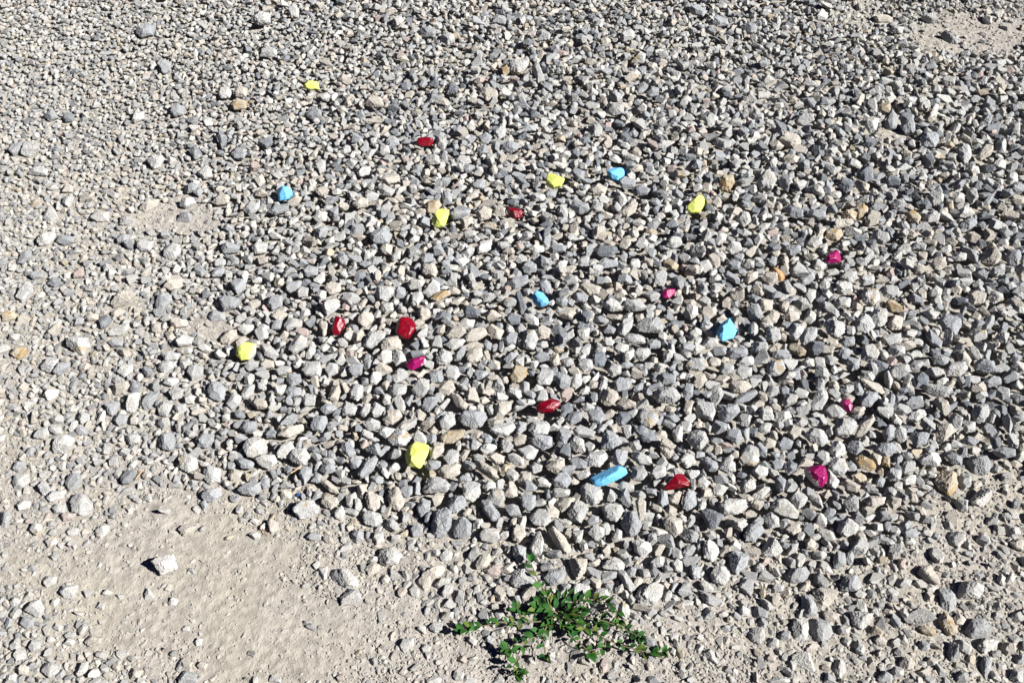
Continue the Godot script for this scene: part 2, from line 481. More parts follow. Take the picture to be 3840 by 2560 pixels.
b 3607,1650 3635,1633 3679,1650 3657,1669 3624,1666
w 3613,1600 3629,1578 3660,1584 3657,1617 3624,1622
g 3758,1562 3783,1551 3799,1595 3788,1633 3772,1611
b 3278,1688 3300,1661 3350,1658 3366,1688 3333,1716 3289,1710
b 3177,1677 3191,1652 3229,1655 3240,1683 3213,1705 3185,1694
w 3108,1688 3130,1650 3169,1666 3171,1699 3136,1716
g 2779,1699 2801,1669 2840,1677 2851,1710 2812,1720 2779,1720
b 2829,1677 2851,1655 2878,1683 2873,1716 2834,1705
b 2916,1672 2938,1639 2977,1655 2966,1683 2927,1688
c 2859,1666 2878,1639 2914,1655 2905,1677 2867,1683
b 3720,1691 3750,1672 3810,1683 3810,1710 3766,1720
b 241,1810 258,1777 296,1774 307,1804 285,1832 260,1845
g 258,1865 280,1848 324,1859 351,1892 340,1925 307,1936 271,1919
b 44,1755 60,1730 93,1730 99,1755 66,1774
g 44,1804 55,1777 104,1774 112,1804 82,1832 52,1829
g 170,1865 192,1840 247,1837 236,1865 186,1881
g 137,1821 159,1799 186,1826 197,1848 159,1859
d 450,1788 472,1760 507,1766 513,1793 483,1812 455,1812
c 529,1782 540,1763 565,1769 565,1788 540,1796
w 669,1711 696,1700 735,1716 743,1749 707,1771 675,1755
g 762,1760 784,1744 828,1760 823,1804 784,1815 765,1793
c 853,1782 872,1758 910,1766 899,1793 866,1801
b 877,1722 905,1714 954,1733 943,1758 905,1755
w 951,1722 982,1703 1031,1705 1042,1733 1009,1760 976,1744
w 1078,1716 1097,1684 1141,1678 1163,1711 1141,1744 1108,1738
b 751,1854 779,1832 828,1826 834,1854 795,1886 762,1875
b 749,1886 768,1873 781,1897 762,1914
b 886,1832 916,1810 976,1807 987,1837 949,1859 905,1851
b 971,1810 982,1790 1009,1793 1012,1826 987,1834
b 1119,1782 1135,1749 1168,1749 1168,1782 1141,1815
b 1165,1804 1179,1766 1206,1782 1196,1810
b 1198,1760 1212,1736 1256,1744 1256,1766 1217,1782
c 1198,1804 1223,1796 1261,1826 1272,1851 1234,1843
g 1091,1908 1113,1881 1168,1873 1201,1903 1185,1930 1124,1947
c 1050,1854 1064,1834 1094,1845 1091,1870 1058,1873
c 1201,1886 1217,1859 1261,1862 1272,1886 1239,1911
w 1253,1919 1280,1892 1294,1919 1280,1952 1256,1941
b 0,1919 27,1914 41,1936 22,1980 0,1985
w 110,1985 121,1958 154,1963 165,1991 132,2007
w 354,1985 373,1969 406,1969 409,1991 378,2018 359,2013
w 247,1996 263,1974 293,1982 291,2004 258,2007
g 192,1903 214,1886 247,1897 241,1925 203,1925
p 225,1936 247,1919 285,1925 274,1947 236,1955
w 60,1892 82,1873 115,1881 110,1903 71,1914
w 167,2029 186,2013 219,2018 214,2040 181,2051
c 666,1980 686,1966 746,1960 740,1980 713,2004 686,2010
w 932,2002 949,1993 976,2004 973,2024 954,2024
w 935,1952 949,1941 976,1952 960,1969
w 540,2226 554,2202 581,2237 570,2248 543,2248
w 381,2226 395,2207 428,2221 406,2235
w 628,2259 642,2237 669,2248 658,2270 631,2273
w 359,2276 373,2254 395,2270 384,2290
g 219,2215 236,2194 291,2194 291,2215 269,2243 241,2243
w 156,2177 175,2158 211,2161 208,2183 175,2205
g 90,2287 115,2254 148,2246 165,2281 148,2320 115,2303
b 71,2336 88,2309 132,2314 126,2342 99,2358
g 104,2424 121,2396 154,2407 148,2435 115,2446
w 47,2457 60,2432 93,2440 99,2468 60,2476
g 151,2512 170,2484 214,2490 219,2517 181,2539
c 63,2512 82,2490 110,2501 99,2528 71,2528
w 280,2523 302,2484 332,2479 324,2523 291,2539
c 313,2407 340,2380 384,2391 378,2413 335,2424
w 236,2413 252,2391 282,2402 269,2421
w 680,2355 694,2344 713,2347 707,2366 686,2366
w 197,2353 208,2333 233,2347 219,2366
c 485,2523 499,2503 535,2512 521,2539 488,2545
c 675,2479 691,2465 724,2484 713,2506 686,2501
c 738,2495 751,2479 779,2490 768,2509 746,2506
b 669,2539 696,2512 735,2528 740,2560 669,2560
g 1004,2556 1020,2528 1053,2539 1053,2560
w 729,2407 740,2391 760,2396 754,2418 735,2421
g 16,2560 27,2528 60,2523 66,2560
g 33,2259 49,2237 77,2248 71,2270 44,2276
b 14,2347 27,2314 47,2320 38,2347 22,2358
d 1237,2155 1256,2133 1280,2130 1280,2177 1250,2177
w 1190,2133 1228,2122 1223,2166 1212,2177
b 1149,2013 1168,1993 1206,2002 1201,2024 1163,2024
b 1305,1733 1324,1711 1357,1727 1351,1755 1318,1755
b 1338,1777 1362,1733 1406,1705 1417,1722 1401,1760 1357,1788
b 1593,1749 1609,1725 1653,1727 1653,1755 1609,1763
c 1639,1766 1664,1744 1730,1738 1724,1777 1686,1793 1658,1790
g 1661,1716 1675,1689 1719,1695 1719,1727 1686,1744
c 1779,1733 1801,1725 1861,1760 1872,1793 1845,1796 1790,1760
c 1826,1711 1850,1695 1891,1711 1889,1738 1861,1738
w 1900,1705 1927,1695 1966,1722 1960,1744 1922,1738
g 1987,1749 2004,1733 2034,1744 2031,1766 1998,1777
c 1944,1799 1955,1755 1993,1771 1990,1810 1955,1815
c 2045,1747 2070,1725 2114,1722 2119,1755 2086,1774 2053,1763
b 2133,1727 2157,1708 2201,1733 2201,1755 2152,1755
g 2193,1722 2212,1695 2267,1689 2281,1716 2251,1749 2212,1747
b 2297,1716 2311,1684 2355,1689 2349,1727 2333,1749 2300,1738
g 2363,1705 2388,1689 2437,1711 2448,1738 2399,1741
g 2366,1777 2377,1747 2410,1744 2429,1777 2410,1799 2371,1799
g 2432,1782 2459,1744 2497,1749 2497,1782 2465,1799
b 2067,1804 2086,1777 2125,1771 2146,1799 2125,1829 2081,1823
b 1960,1815 1982,1799 2015,1826 2004,1840 1971,1840
w 2007,1804 2031,1788 2070,1810 2059,1826 2020,1823
c 1891,1837 1916,1790 1938,1821 1941,1859 1916,1867 1894,1859
w 1809,1826 1828,1799 1859,1810 1861,1829 1828,1843
g 1730,1810 1757,1801 1798,1810 1801,1854 1774,1881 1741,1875
b 1716,1793 1735,1780 1768,1788 1768,1804 1719,1804
g 1828,1865 1850,1829 1889,1843 1894,1875 1872,1897 1839,1886
g 1582,1837 1609,1788 1653,1790 1691,1815 1675,1843 1598,1848
c 1453,1859 1466,1823 1494,1826 1519,1881 1499,1919 1461,1903
b 1494,1837 1516,1818 1554,1823 1549,1848 1527,1870
c 1368,1865 1384,1837 1425,1859 1423,1903 1401,1919 1379,1903
c 1617,1870 1636,1848 1664,1859 1653,1886 1631,1900
b 1562,1903 1582,1865 1615,1881 1609,1919 1576,1941
b 1675,1892 1697,1859 1735,1859 1752,1892 1713,1922 1686,1919
b 1804,1870 1828,1867 1878,1930 1861,1952 1845,1955 1812,1914
b 1952,1865 1971,1845 2009,1859 2009,1897 1987,1919 1960,1897
g 2177,1826 2201,1810 2256,1832 2259,1870 2223,1900 2185,1875
c 2081,1892 2103,1865 2157,1865 2146,1903 2103,1919
g 2067,1854 2075,1832 2136,1832 2136,1859 2081,1865
c 2042,1903 2064,1886 2097,1914 2092,1941 2059,1941
g 2125,1925 2152,1881 2190,1881 2207,1908 2179,1960 2141,1947
g 2256,1903 2289,1886 2327,1892 2344,1919 2311,1955 2278,1947
b 2201,1952 2218,1928 2245,1936 2245,1958 2212,1971
b 2327,1963 2347,1917 2382,1914 2410,1969 2388,2007 2355,2010
c 2382,1881 2399,1859 2423,1881 2421,1947 2399,1958
b 2465,1886 2476,1837 2503,1848 2508,1886 2481,1903
w 2311,1821 2333,1804 2377,1821 2377,1843 2338,1843
c 2486,1952 2508,1930 2560,1947 2560,1996 2530,2013 2497,1985
g 1987,1936 2015,1908 2048,1914 2067,1952 2042,1974 1998,1963
g 2204,1996 2229,1966 2267,1980 2267,2007 2234,2026
g 2292,2018 2311,1980 2333,1991 2333,2024 2300,2032
c 1919,2007 1933,1963 1960,1969 1976,2002 1949,2032 1922,2024
b 1617,1974 1631,1919 1669,1900 1694,1919 1691,1969 1658,2021 1625,2004
b 1697,1985 1713,1947 1746,1939 1768,1963 1765,2007 1730,2018 1702,2013
w 1795,2002 1823,1977 1867,1985 1875,2018 1850,2035 1806,2024
c 2053,1991 2075,1974 2119,2013 2146,2062 2125,2081 2086,2045
w 1987,2051 2009,1996 2026,1991 2040,2035 2031,2078 1998,2078
b 1922,2056 1938,2040 1974,2051 1971,2095 1949,2120 1927,2089
w 2371,2029 2399,2018 2437,2035 2445,2062 2415,2089 2382,2067
g 1357,1941 1379,1914 1423,1925 1436,1952 1406,1974 1368,1963
b 1313,2007 1329,1985 1362,1996 1360,2024 1335,2037
w 1395,2018 1406,1991 1436,1996 1439,2029 1412,2043
b 1538,1985 1554,1963 1587,1969 1584,2002 1549,2013
w 1417,2089 1434,2056 1477,2051 1508,2078 1494,2111 1450,2122 1423,2111
g 1647,2084 1669,2056 1700,2073 1691,2100 1658,2103
c 1779,2117 1806,2078 1839,2076 1848,2089 1828,2128 1790,2133
c 1584,2147 1615,2128 1664,2122 1669,2150 1636,2166 1615,2177
c 1560,2183 1587,2150 1615,2155 1615,2194 1593,2226
g 1908,2177 1933,2133 1960,2125 2015,2166 2012,2194 1966,2205 1927,2199
b 2040,2166 2059,2139 2103,2128 2125,2150 2103,2188 2064,2196
c 2130,2100 2157,2092 2201,2095 2196,2139 2163,2174 2146,2144
w 2149,2205 2157,2183 2207,2194 2212,2215 2190,2243 2152,2240
w 2226,2226 2240,2205 2278,2207 2284,2237 2256,2251 2229,2246
c 1955,2226 1971,2205 2015,2210 2029,2226 1998,2254 1960,2254
g 2314,2139 2338,2128 2366,2172 2385,2205 2366,2221 2338,2194
b 2352,2139 2366,2120 2388,2133 2377,2161 2358,2155
w 2380,2232 2404,2199 2459,2183 2489,2194 2481,2237 2448,2273 2404,2265
w 2319,2276 2333,2251 2358,2270 2363,2303 2344,2322 2325,2309
g 1269,2139 1296,2128 1346,2177 1340,2199 1302,2205 1269,2188
g 1275,2237 1313,2205 1346,2215 1357,2248 1324,2265 1280,2268
w 1532,2210 1549,2194 1573,2215 1568,2243 1543,2232
w 1653,2226 1669,2191 1700,2194 1697,2221 1664,2240
g 1628,2194 1653,2166 1691,2166 1686,2188 1642,2205
w 1428,2172 1445,2152 1464,2166 1455,2188 1434,2188
c 1370,2133 1390,2106 1428,2117 1417,2144 1384,2155
c 1839,2270 1861,2257 1883,2270 1867,2287 1845,2284
g 1606,2353 1625,2331 1661,2336 1658,2364 1631,2375
w 1645,2320 1664,2292 1702,2295 1697,2320 1664,2328
g 1497,2424 1510,2394 1554,2391 1549,2424 1516,2449
w 1579,2429 1593,2413 1617,2424 1609,2446 1587,2446
b 1820,2396 1834,2377 1856,2396 1845,2410 1828,2410
c 1974,2479 1982,2457 2007,2462 2009,2490 1982,2495
w 1697,2534 1713,2509 1741,2523 1735,2550 1708,2553
c 2166,2473 2190,2451 2229,2484 2212,2495 2179,2490
w 2358,2473 2369,2454 2382,2462 2380,2495 2363,2484
b 2415,2402 2432,2388 2459,2402 2454,2424 2426,2418
w 2508,2446 2519,2424 2536,2435 2530,2460
c 2196,2418 2212,2391 2234,2407 2234,2440 2207,2440
w 1598,2550 1625,2534 1658,2545 1653,2560 1604,2560
w 1732,2550 1752,2531 1785,2545 1785,2560 1741,2560
c 1494,2523 1510,2495 1530,2512 1516,2534
g 1850,2560 1867,2534 1900,2545 1905,2560
b 2426,2534 2459,2534 2481,2560 2437,2560
w 2517,2117 2536,2095 2560,2106 2560,2144 2530,2139
g 2437,2106 2465,2084 2497,2089 2486,2122 2454,2128
w 2549,1727 2571,1695 2604,1711 2609,1738 2576,1755
b 2620,1727 2642,1711 2692,1733 2692,1760 2659,1766
g 2692,1755 2714,1716 2757,1733 2760,1766 2725,1771
w 2771,1722 2790,1695 2834,1695 2851,1722 2829,1744 2785,1741
b 2895,1738 2911,1716 2944,1733 2938,1755 2905,1760
d 2938,1749 2960,1722 2990,1738 2988,1766 2955,1782
w 2818,1766 2840,1741 2884,1755 2878,1782 2845,1793
c 2993,1749 3015,1716 3054,1733 3043,1749 3010,1749
w 3056,1716 3075,1689 3111,1700 3111,1733 3081,1744
g 3108,1744 3125,1714 3169,1722 3185,1760 3158,1782 3119,1766
b 3171,1744 3191,1727 3215,1749 3207,1766 3180,1766
o 3204,1716 3229,1705 3273,1727 3289,1755 3262,1769 3224,1749
c 3256,1711 3278,1695 3309,1711 3300,1744 3273,1733
o 3306,1744 3317,1705 3339,1716 3339,1752
w 3440,1722 3465,1700 3520,1695 3539,1722 3514,1749 3459,1741
b 3539,1705 3564,1689 3613,1716 3607,1744 3569,1738
b 3621,1733 3646,1708 3701,1708 3723,1744 3701,1777 3651,1782
b 3720,1766 3728,1736 3753,1749 3745,1774
w 3476,1777 3487,1766 3517,1777 3509,1790 3481,1790
g 3325,1782 3344,1755 3383,1766 3377,1799 3339,1804
w 3383,1799 3405,1777 3437,1782 3432,1810 3399,1818
o 3506,1804 3531,1766 3591,1777 3594,1821 3564,1865 3525,1832
g 3591,1810 3607,1771 3643,1782 3643,1821 3613,1843
w 3100,1821 3108,1755 3150,1804 3136,1832
c 3152,1810 3180,1793 3229,1821 3213,1845 3180,1837
g 3235,1821 3251,1804 3295,1837 3289,1851 3251,1845
w 2694,1897 2725,1870 2790,1870 2807,1903 2768,1928 2714,1928
b 2905,1804 2922,1777 2949,1804 2938,1843 2916,1840
b 3284,1804 3300,1782 3322,1799 3311,1826 3289,1823
w 2672,1837 2692,1812 2733,1826 2708,1859 2675,1856
w 2774,1821 2790,1799 2834,1807 2834,1832 2796,1848
g 2609,1804 2631,1774 2664,1810 2648,1829 2615,1823
b 2560,1875 2576,1834 2609,1843 2615,1892 2582,1914 2560,1903
w 2886,1903 2911,1870 2955,1875 3001,1925 2988,1944 2927,1930
g 2963,1870 2993,1837 3032,1865 3015,1897 2993,1911
d 2626,1919 2659,1908 2716,1930 2686,1980 2659,1982
g 2862,1941 2889,1917 2922,1941 2925,1974 2889,1982
b 2790,2007 2807,1969 2851,1952 2867,1991 2829,2029 2796,2026
c 2944,1985 2960,1960 2999,1963 3004,1991 2977,2004
g 3163,1881 3191,1854 3218,1875 3218,1914 3185,1917
c 3251,1886 3267,1859 3322,1862 3317,1886 3278,1903
c 3325,1881 3344,1859 3383,1870 3377,1897 3350,1914
w 3139,1991 3152,1952 3191,1944 3224,1969 3213,1996 3174,2015
g 3580,1886 3596,1865 3632,1875 3629,1919 3596,1914
w 2853,2078 2884,2010 2911,2024 2938,2062 2911,2084 2873,2087
w 2637,2051 2653,2024 2692,2035 2700,2067 2675,2106 2642,2089
b 2733,2078 2763,2062 2812,2078 2801,2122 2768,2152 2744,2139
g 2664,2155 2681,2122 2719,2122 2741,2155 2719,2196 2675,2183
b 2587,2133 2604,2106 2629,2128 2626,2166 2604,2172 2590,2155
w 2829,2128 2851,2109 2867,2122 2862,2155 2840,2150
b 2944,2161 2966,2133 3021,2125 3043,2150 3015,2183 2966,2188
c 2990,2215 3010,2188 3037,2166 3040,2194 3026,2218
g 2949,2078 2966,2040 2999,2035 2988,2062 2960,2084
c 3021,2040 3037,2015 3065,2035 3054,2056 3026,2056
b 3125,2106 3136,2067 3171,2073 3174,2111 3147,2133 3130,2128
b 3150,2188 3169,2161 3218,2161 3235,2194 3213,2218 3158,2213
w 3204,2226 3224,2210 3254,2226 3240,2243 3213,2240
b 3007,2309 3007,2221 3037,2232 3062,2265 3065,2303 3032,2314
w 2971,2353 2982,2320 3026,2317 3034,2358 3026,2402 2982,2402
b 3037,2336 3065,2317 3108,2331 3128,2369 3103,2402 3054,2407
w 3188,2298 3218,2292 3276,2298 3267,2331 3235,2364 3196,2342
c 3086,2298 3108,2287 3155,2303 3136,2325 3097,2331
c 3440,2150 3459,2117 3492,2122 3531,2183 3514,2191 3465,2172
b 3522,2210 3547,2196 3586,2232 3588,2270 3564,2300 3531,2276
w 3588,2226 3607,2183 3657,2177 3695,2205 3673,2243 3602,2248
w 3555,2007 3580,1991 3618,1996 3624,2024 3596,2051 3564,2040
g 3660,2029 3673,2002 3712,2007 3717,2035 3690,2051
b 3498,2013 3509,1991 3528,2007 3520,2024
b 3385,1996 3416,1980 3454,1996 3437,2015 3399,2015
w 3394,2029 3416,2015 3443,2029 3426,2045 3399,2040
o 3292,2095 3303,2081 3331,2089 3322,2111 3300,2109
p 3366,2117 3372,2092 3399,2095 3394,2133 3372,2130
g 3363,2188 3383,2166 3421,2177 3416,2199 3383,2205
w 3470,2205 3487,2188 3517,2202 3503,2221 3481,2218
o 3517,2320 3542,2292 3575,2320 3594,2369 3564,2386 3531,2358
o 3443,2353 3465,2342 3514,2358 3503,2386 3465,2377
b 3618,2364 3651,2320 3690,2314 3723,2358 3706,2386 3646,2402
b 3339,2325 3350,2298 3377,2320 3380,2353 3355,2353
w 3665,2424 3695,2391 3747,2396 3739,2424 3695,2451
c 3750,2429 3766,2407 3813,2413 3810,2446 3777,2457
g 3594,2407 3613,2396 3649,2429 3635,2457 3602,2435
b 3555,2451 3564,2402 3596,2418 3594,2468 3569,2479
b 3676,2490 3690,2457 3723,2462 3717,2512 3690,2545
w 3122,2506 3141,2471 3169,2479 3174,2517 3150,2542
g 2804,2380 2823,2353 2862,2350 2873,2386 2851,2416 2818,2402
w 2878,2407 2895,2388 2922,2396 2919,2424 2884,2429
c 2875,2468 2889,2451 2911,2462 2905,2484 2881,2479
b 2916,2386 2938,2361 2966,2375 2960,2399 2927,2399
w 2771,2287 2785,2270 2815,2287 2807,2309 2779,2309
b 2820,2292 2840,2270 2884,2292 2873,2317 2834,2314
w 2623,2188 2642,2174 2678,2199 2670,2221 2642,2218
g 2892,2210 2911,2188 2941,2194 2938,2215 2900,2224
w 3141,2358 3163,2342 3193,2355 3180,2380 3152,2380
g 3204,2418 3218,2396 3246,2429 3240,2457 3213,2451
g 3155,2407 3169,2386 3196,2402 3180,2424
c 3278,2396 3300,2377 3328,2402 3317,2429 3289,2418
b 3446,2418 3459,2399 3490,2413 3481,2438 3454,2440
c 3372,2484 3399,2460 3432,2479 3426,2512 3388,2512
g 3341,2517 3361,2495 3391,2506 3388,2534 3355,2539
g 3473,2479 3492,2460 3525,2473 3514,2495 3487,2495
b 3586,2534 3602,2512 3635,2528 3629,2556 3591,2556
w 2881,2550 2911,2536 2966,2547 2966,2560 2889,2560
b 3089,2560 3103,2517 3130,2539 3136,2560
b 3292,2539 3317,2512 3350,2534 3339,2556 3300,2556
g 3788,2539 3805,2506 3840,2512 3840,2560 3794,2560
b 3808,2468 3827,2449 3840,2457 3840,2490 3816,2490
w 3739,2172 3750,2147 3772,2166 3766,2196 3750,2188
w 3775,2172 3788,2150 3813,2161 3799,2183 3780,2185
g 3698,1958 3717,1936 3753,1952 3739,1969 3706,1969
c 3788,2035 3816,2018 3840,2029 3840,2067 3805,2056
d 3794,1892 3805,1870 3830,1886 3821,1906 3799,1906
g 3235,1947 3251,1930 3289,1928 3273,1947 3256,1960
b 3306,1963 3328,1955 3344,1969 3333,1996 3317,1985
g 3627,2276 3646,2259 3676,2270 3668,2287 3635,2290
c 3575,2320 3596,2292 3624,2320 3613,2342 3586,2342
"""

# how much of the ground large stones cover, and how large they are, on a 9 x 7 grid over the photo
const COVER := ["668888864", "557899998", "446899999", "446899999", "346899997", "211245442", "420001112"]
const SIZES := ["445566655", "445677788", "456777888", "556788888", "556888888", "444678887", "534455677"]
# bare dusty patches: centre and half axes, in pixels of a 2352-wide copy, and how bare
const BARE := [[420, 1330, 300, 190, 1.0], [620, 1470, 220, 150, 1.0], [120, 1300, 140, 60, 0.7], [490, 752, 55, 38, 0.9], [400, 500, 105, 32, 0.8],
	[2210, 85, 150, 50, 0.8], [1985, 30, 60, 40, 0.6], [1770, 235, 60, 45, 0.6], [2050, 318, 40, 34, 0.8], [2245, 1150, 130, 110, 0.75],
	[2190, 1270, 110, 70, 0.6], [20, 1130, 60, 90, 0.6], [885, 600, 24, 18, 0.6], [1110, 590, 22, 20, 0.5], [960, 640, 40, 22, 0.5],
	[910, 730, 60, 18, 0.5], [1330, 290, 34, 22, 0.6], [1960, 950, 34, 24, 0.6], [1530, 1010, 26, 18, 0.4], [1000, 1290, 120, 60, 0.45],
	[880, 1440, 130, 90, 0.6], [1650, 1480, 300, 70, 0.35], [2000, 1450, 200, 80, 0.25], [30, 760, 60, 60, 0.4], [1150, 1530, 480, 80, 0.45], [1950, 1420, 420, 130, 0.35], [760, 1300, 160, 110, 0.4]]

const TONES := {
	"w": Color(0.443, 0.439, 0.430), "g": Color(0.369, 0.371, 0.373), "b": Color(0.275, 0.287, 0.307), "d": Color(0.168, 0.182, 0.205),
	"c": Color(0.402, 0.373, 0.336), "o": Color(0.377, 0.328, 0.254), "p": Color(0.369, 0.303, 0.287)}
const TONE_WORDS := {"w": "chalky white", "g": "light grey", "b": "blue-grey", "d": "dark slate-grey", "c": "cream", "o": "rust-stained", "p": "pinkish"}
const DUST := Color(0.357, 0.330, 0.290)

var cam_basis: Basis
var focal := 1.0
var rng := RandomNumberGenerator.new()
var noise := FastNoiseLite.new()
var fine := FastNoiseLite.new()
var ridge := FastNoiseLite.new()
var occupied := PackedByteArray()
var ico_cache := {}
var bare_map := PackedFloat32Array()
var used_names := {}
var landmarks := []
var stone_mat: StandardMaterial3D
var pebble_mat: StandardMaterial3D
var plain_mats := {}


func _ready() -> void:
	rng.seed = 20240611
	# camera
	var cam := Camera3D.new()
	cam.name = "camera"
	cam.fov = FOV
	cam.near = 0.05
	cam.far = 400.0
	add_child(cam)
	cam.position = EYE
	cam.rotation_degrees = Vector3(-PITCH, 0, 0)
	cam.current = true
	cam_basis = cam.transform.basis
	focal = 1280.0 / tan(deg_to_rad(FOV / 2.0))
	# sky, exposure
	var we := WorldEnvironment.new()
	we.name = "world_environment"
	var env := Environment.new()
	env.background_mode = Environment.BG_SKY
	var sm := ProceduralSkyMaterial.new()
	sm.sky_top_color = Color(0.10, 0.22, 0.52)
	sm.sky_horizon_color = Color(0.42, 0.55, 0.74)
	sm.sky_curve = 0.12
	sm.ground_bottom_color = Color(0.35, 0.32, 0.28)
	sm.ground_horizon_color = Color(0.42, 0.45, 0.5)
	sm.sun_angle_max = 4.0
	var sky := Sky.new()
	sky.sky_material = sm
	env.sky = sky
	env.background_energy_multiplier = 0.12
	env.tonemap_mode = Environment.TONE_MAPPER_LINEAR
	env.tonemap_exposure = 2.62
	env.sdfgi_enabled = true
	env.ssao_enabled = true
	env.ssil_enabled = true
	we.environment = env
	add_child(we)
	# sun: from the right and a little from behind the camera
	var sun := DirectionalLight3D.new()
	sun.name = "sun"
	sun.light_energy = 1.5
	sun.light_color = Color(1.0, 0.99, 0.975)
	sun.light_angular_distance = 0.5
	sun.shadow_enabled = true
	add_child(sun)
	var el := deg_to_rad(40.0)
	var az := deg_to_rad(18.0)
	var to_sun := Vector3(cos(el) * cos(az), sin(el), cos(el) * sin(az))
	sun.look_at_from_position(to_sun * 20.0, Vector3.ZERO, Vector3.UP)

	noise.seed = 7
	noise.noise_type = FastNoiseLite.TYPE_SIMPLEX_SMOOTH
	noise.frequency = 1.0
	noise.fractal_octaves = 3
	fine.seed = 11
	fine.noise_type = FastNoiseLite.TYPE_SIMPLEX_SMOOTH
	fine.frequency = 1.0
	fine.fractal_type = FastNoiseLite.FRACTAL_NONE
	ridge.seed = 23
	ridge.frequency = 1.0
	ridge.fractal_type = FastNoiseLite.FRACTAL_RIDGED
	ridge.fractal_octaves = 3
	occupied.resize(GNX * GNZ)
	bare_map.resize(292 * 200)
	for j in 200:
		for i in 292:
			bare_map[j * 292 + i] = bareness_at(i * 20.0 - 1000.0, j * 20.0 - 700.0)
	make_materials()
	make_ground()
	painted_stones()
	traced_stones()
	small_things()
	weed()
	scatter()


# ---------------------------------------------------------------- geometry of the view
func ray(px: float, py: float) -> Vector3:
	return (cam_basis * Vector3((px - 1920.0) / focal, (1280.0 - py) / focal, -1.0)).normalized()


func at_height(px: float, py: float, y: float) -> Vector3:
	var d := ray(px, py)
	return EYE + d * ((y - EYE.y) / d.y)


func pixel_of(p: Vector3) -> Vector2:
	var v: Vector3 = cam_basis.inverse() * (p - EYE)
	if v.z > -0.05:
		return Vector2(1920, 5000)
	return Vector2(1920.0 + focal * v.x / -v.z, 1280.0 - focal * v.y / -v.z)


func grid_value(rows: Array, px: float, py: float) -> float:
	var gx := clampf(px / 480.0, 0.0, 7.999)
	var gy := clampf(py / 426.7, 0.0, 5.999)
	var i := int(gx)
	var j := int(gy)
	var fx := gx - i
	var fy := gy - j
	var r0: String = rows[j]
	var r1: String = rows[j + 1]
	var a := lerpf(r0.unicode_at(i) - 48, r0.unicode_at(i + 1) - 48, fx)
	var b := lerpf(r1.unicode_at(i) - 48, r1.unicode_at(i + 1) - 48, fx)
	return lerpf(a, b, fy) / 9.0


func bareness(px: float, py: float) -> float:
	var gx := clampf((px + 1000.0) / 20.0, 0.0, 290.0)
	var gy := clampf((py + 700.0) / 20.0, 0.0, 198.0)
	var i := int(gx)
	var j := int(gy)
	var fx := gx - i
	var fy := gy - j
	var k := j * 292 + i
	return lerpf(lerpf(bare_map[k], bare_map[k + 1], fx), lerpf(bare_map[k + 292], bare_map[k + 293], fx), fy)


func bareness_at(px: float, py: float) -> float:
	var x := px / 1.6327
	var y := py / 1.6327
	var wob := 1.0 + 0.35 * noise.get_noise_2d(x * 0.012, y * 0.012) + 0.2 * noise.get_noise_2d(x * 0.05, y * 0.05)
	var most := 0.0
	for e in BARE:
		var dx: float = (x - e[0]) / e[2]
		var dy: float = (y - e[1]) / e[3]
		var r := sqrt(dx * dx + dy * dy) * wob
		if r < 1.25:
			most = maxf(most, e[4] * (1.0 - smoothstep(0.75, 1.25, r)))
	return most


func dip(cov: float) -> float:
	return 0.011 * smoothstep(0.5, 0.95, cov)


func ground_y(x: float, z: float) -> float:
	return 0.006 * noise.get_noise_2d(x * 0.8, z * 0.8) + 0.0022 * noise.get_noise_2d(x * 9.0 + 40.0, z * 9.0)


# ---------------------------------------------------------------- materials
func seamless(freq: float, seed_: int, kind: int, octaves: int, side: int) -> Image:
	var n := FastNoiseLite.new()
	n.seed = seed_
	n.noise_type = kind
	n.frequency = freq
	n.fractal_octaves = octaves
	return n.get_seamless_image(side, side, false, false, 0.12, true)


func make_materials() -> void:
	var a := seamless(0.013, 3, FastNoiseLite.TYPE_SIMPLEX, 5, 512)
	var b := seamless(0.075, 5, FastNoiseLite.TYPE_SIMPLEX, 2, 512)
	var col := Image.create(512, 512, false, Image.FORMAT_RGB8)
	var hgt := Image.create(512, 512, false, Image.FORMAT_L8)
	for y in 512:
		for x in 512:
			var u := a.get_pixel(x, y).r
			var v := b.get_pixel(x, y).r
			var k := 0.76 + 0.30 * u + 0.14 * (v - 0.5)
			if v > 0.80:
				k += 0.07
			elif v < 0.16:
				k -= 0.16
			k = clampf(k, 0.0, 1.0)
			col.set_pixel(x, y, Color(k, k, k * (0.985 + 0.015 * u)))
			var hh := clampf(0.62 * u + 0.38 * v, 0.0, 1.0)
			hgt.set_pixel(x, y, Color(hh, hh, hh))
	var grain := ImageTexture.create_from_image(col)
	hgt.convert(Image.FORMAT_RGBA8)
	hgt.bump_map_to_normal_map(9.0)
	var rough := ImageTexture.create_from_image(hgt)
	stone_mat = StandardMaterial3D.new()
	stone_mat.vertex_color_use_as_albedo = true
	stone_mat.albedo_texture = grain
	stone_mat.roughness = 0.86
	stone_mat.metallic_specular = 0.35
	stone_mat.normal_enabled = true
	stone_mat.normal_texture = rough
	stone_mat.normal_scale = 1.7
	stone_mat.uv1_triplanar = true
	stone_mat.uv1_scale = Vector3.ONE * 36.0
	pebble_mat = stone_mat.duplicate()
	pebble_mat.uv1_scale = Vector3.ONE * 0.45
	for kind in ["yellow", "blue", "red", "magenta"]:
		var m: StandardMaterial3D = stone_mat.duplicate()
		m.albedo_texture = null
		m.normal_scale = 0.7
		if kind == "red" or kind == "magenta":
			m.roughness = 0.36
			m.metallic_specular = 0.5
			m.normal_scale = 0.5
		else:
			m.roughness = 0.7
		plain_mats[kind] = m


func flat_mat(c: Color, roughness := 0.8) -> StandardMaterial3D:
	var m := StandardMaterial3D.new()
	m.albedo_color = c.linear_to_srgb()
	m.roughness = roughness
	return m


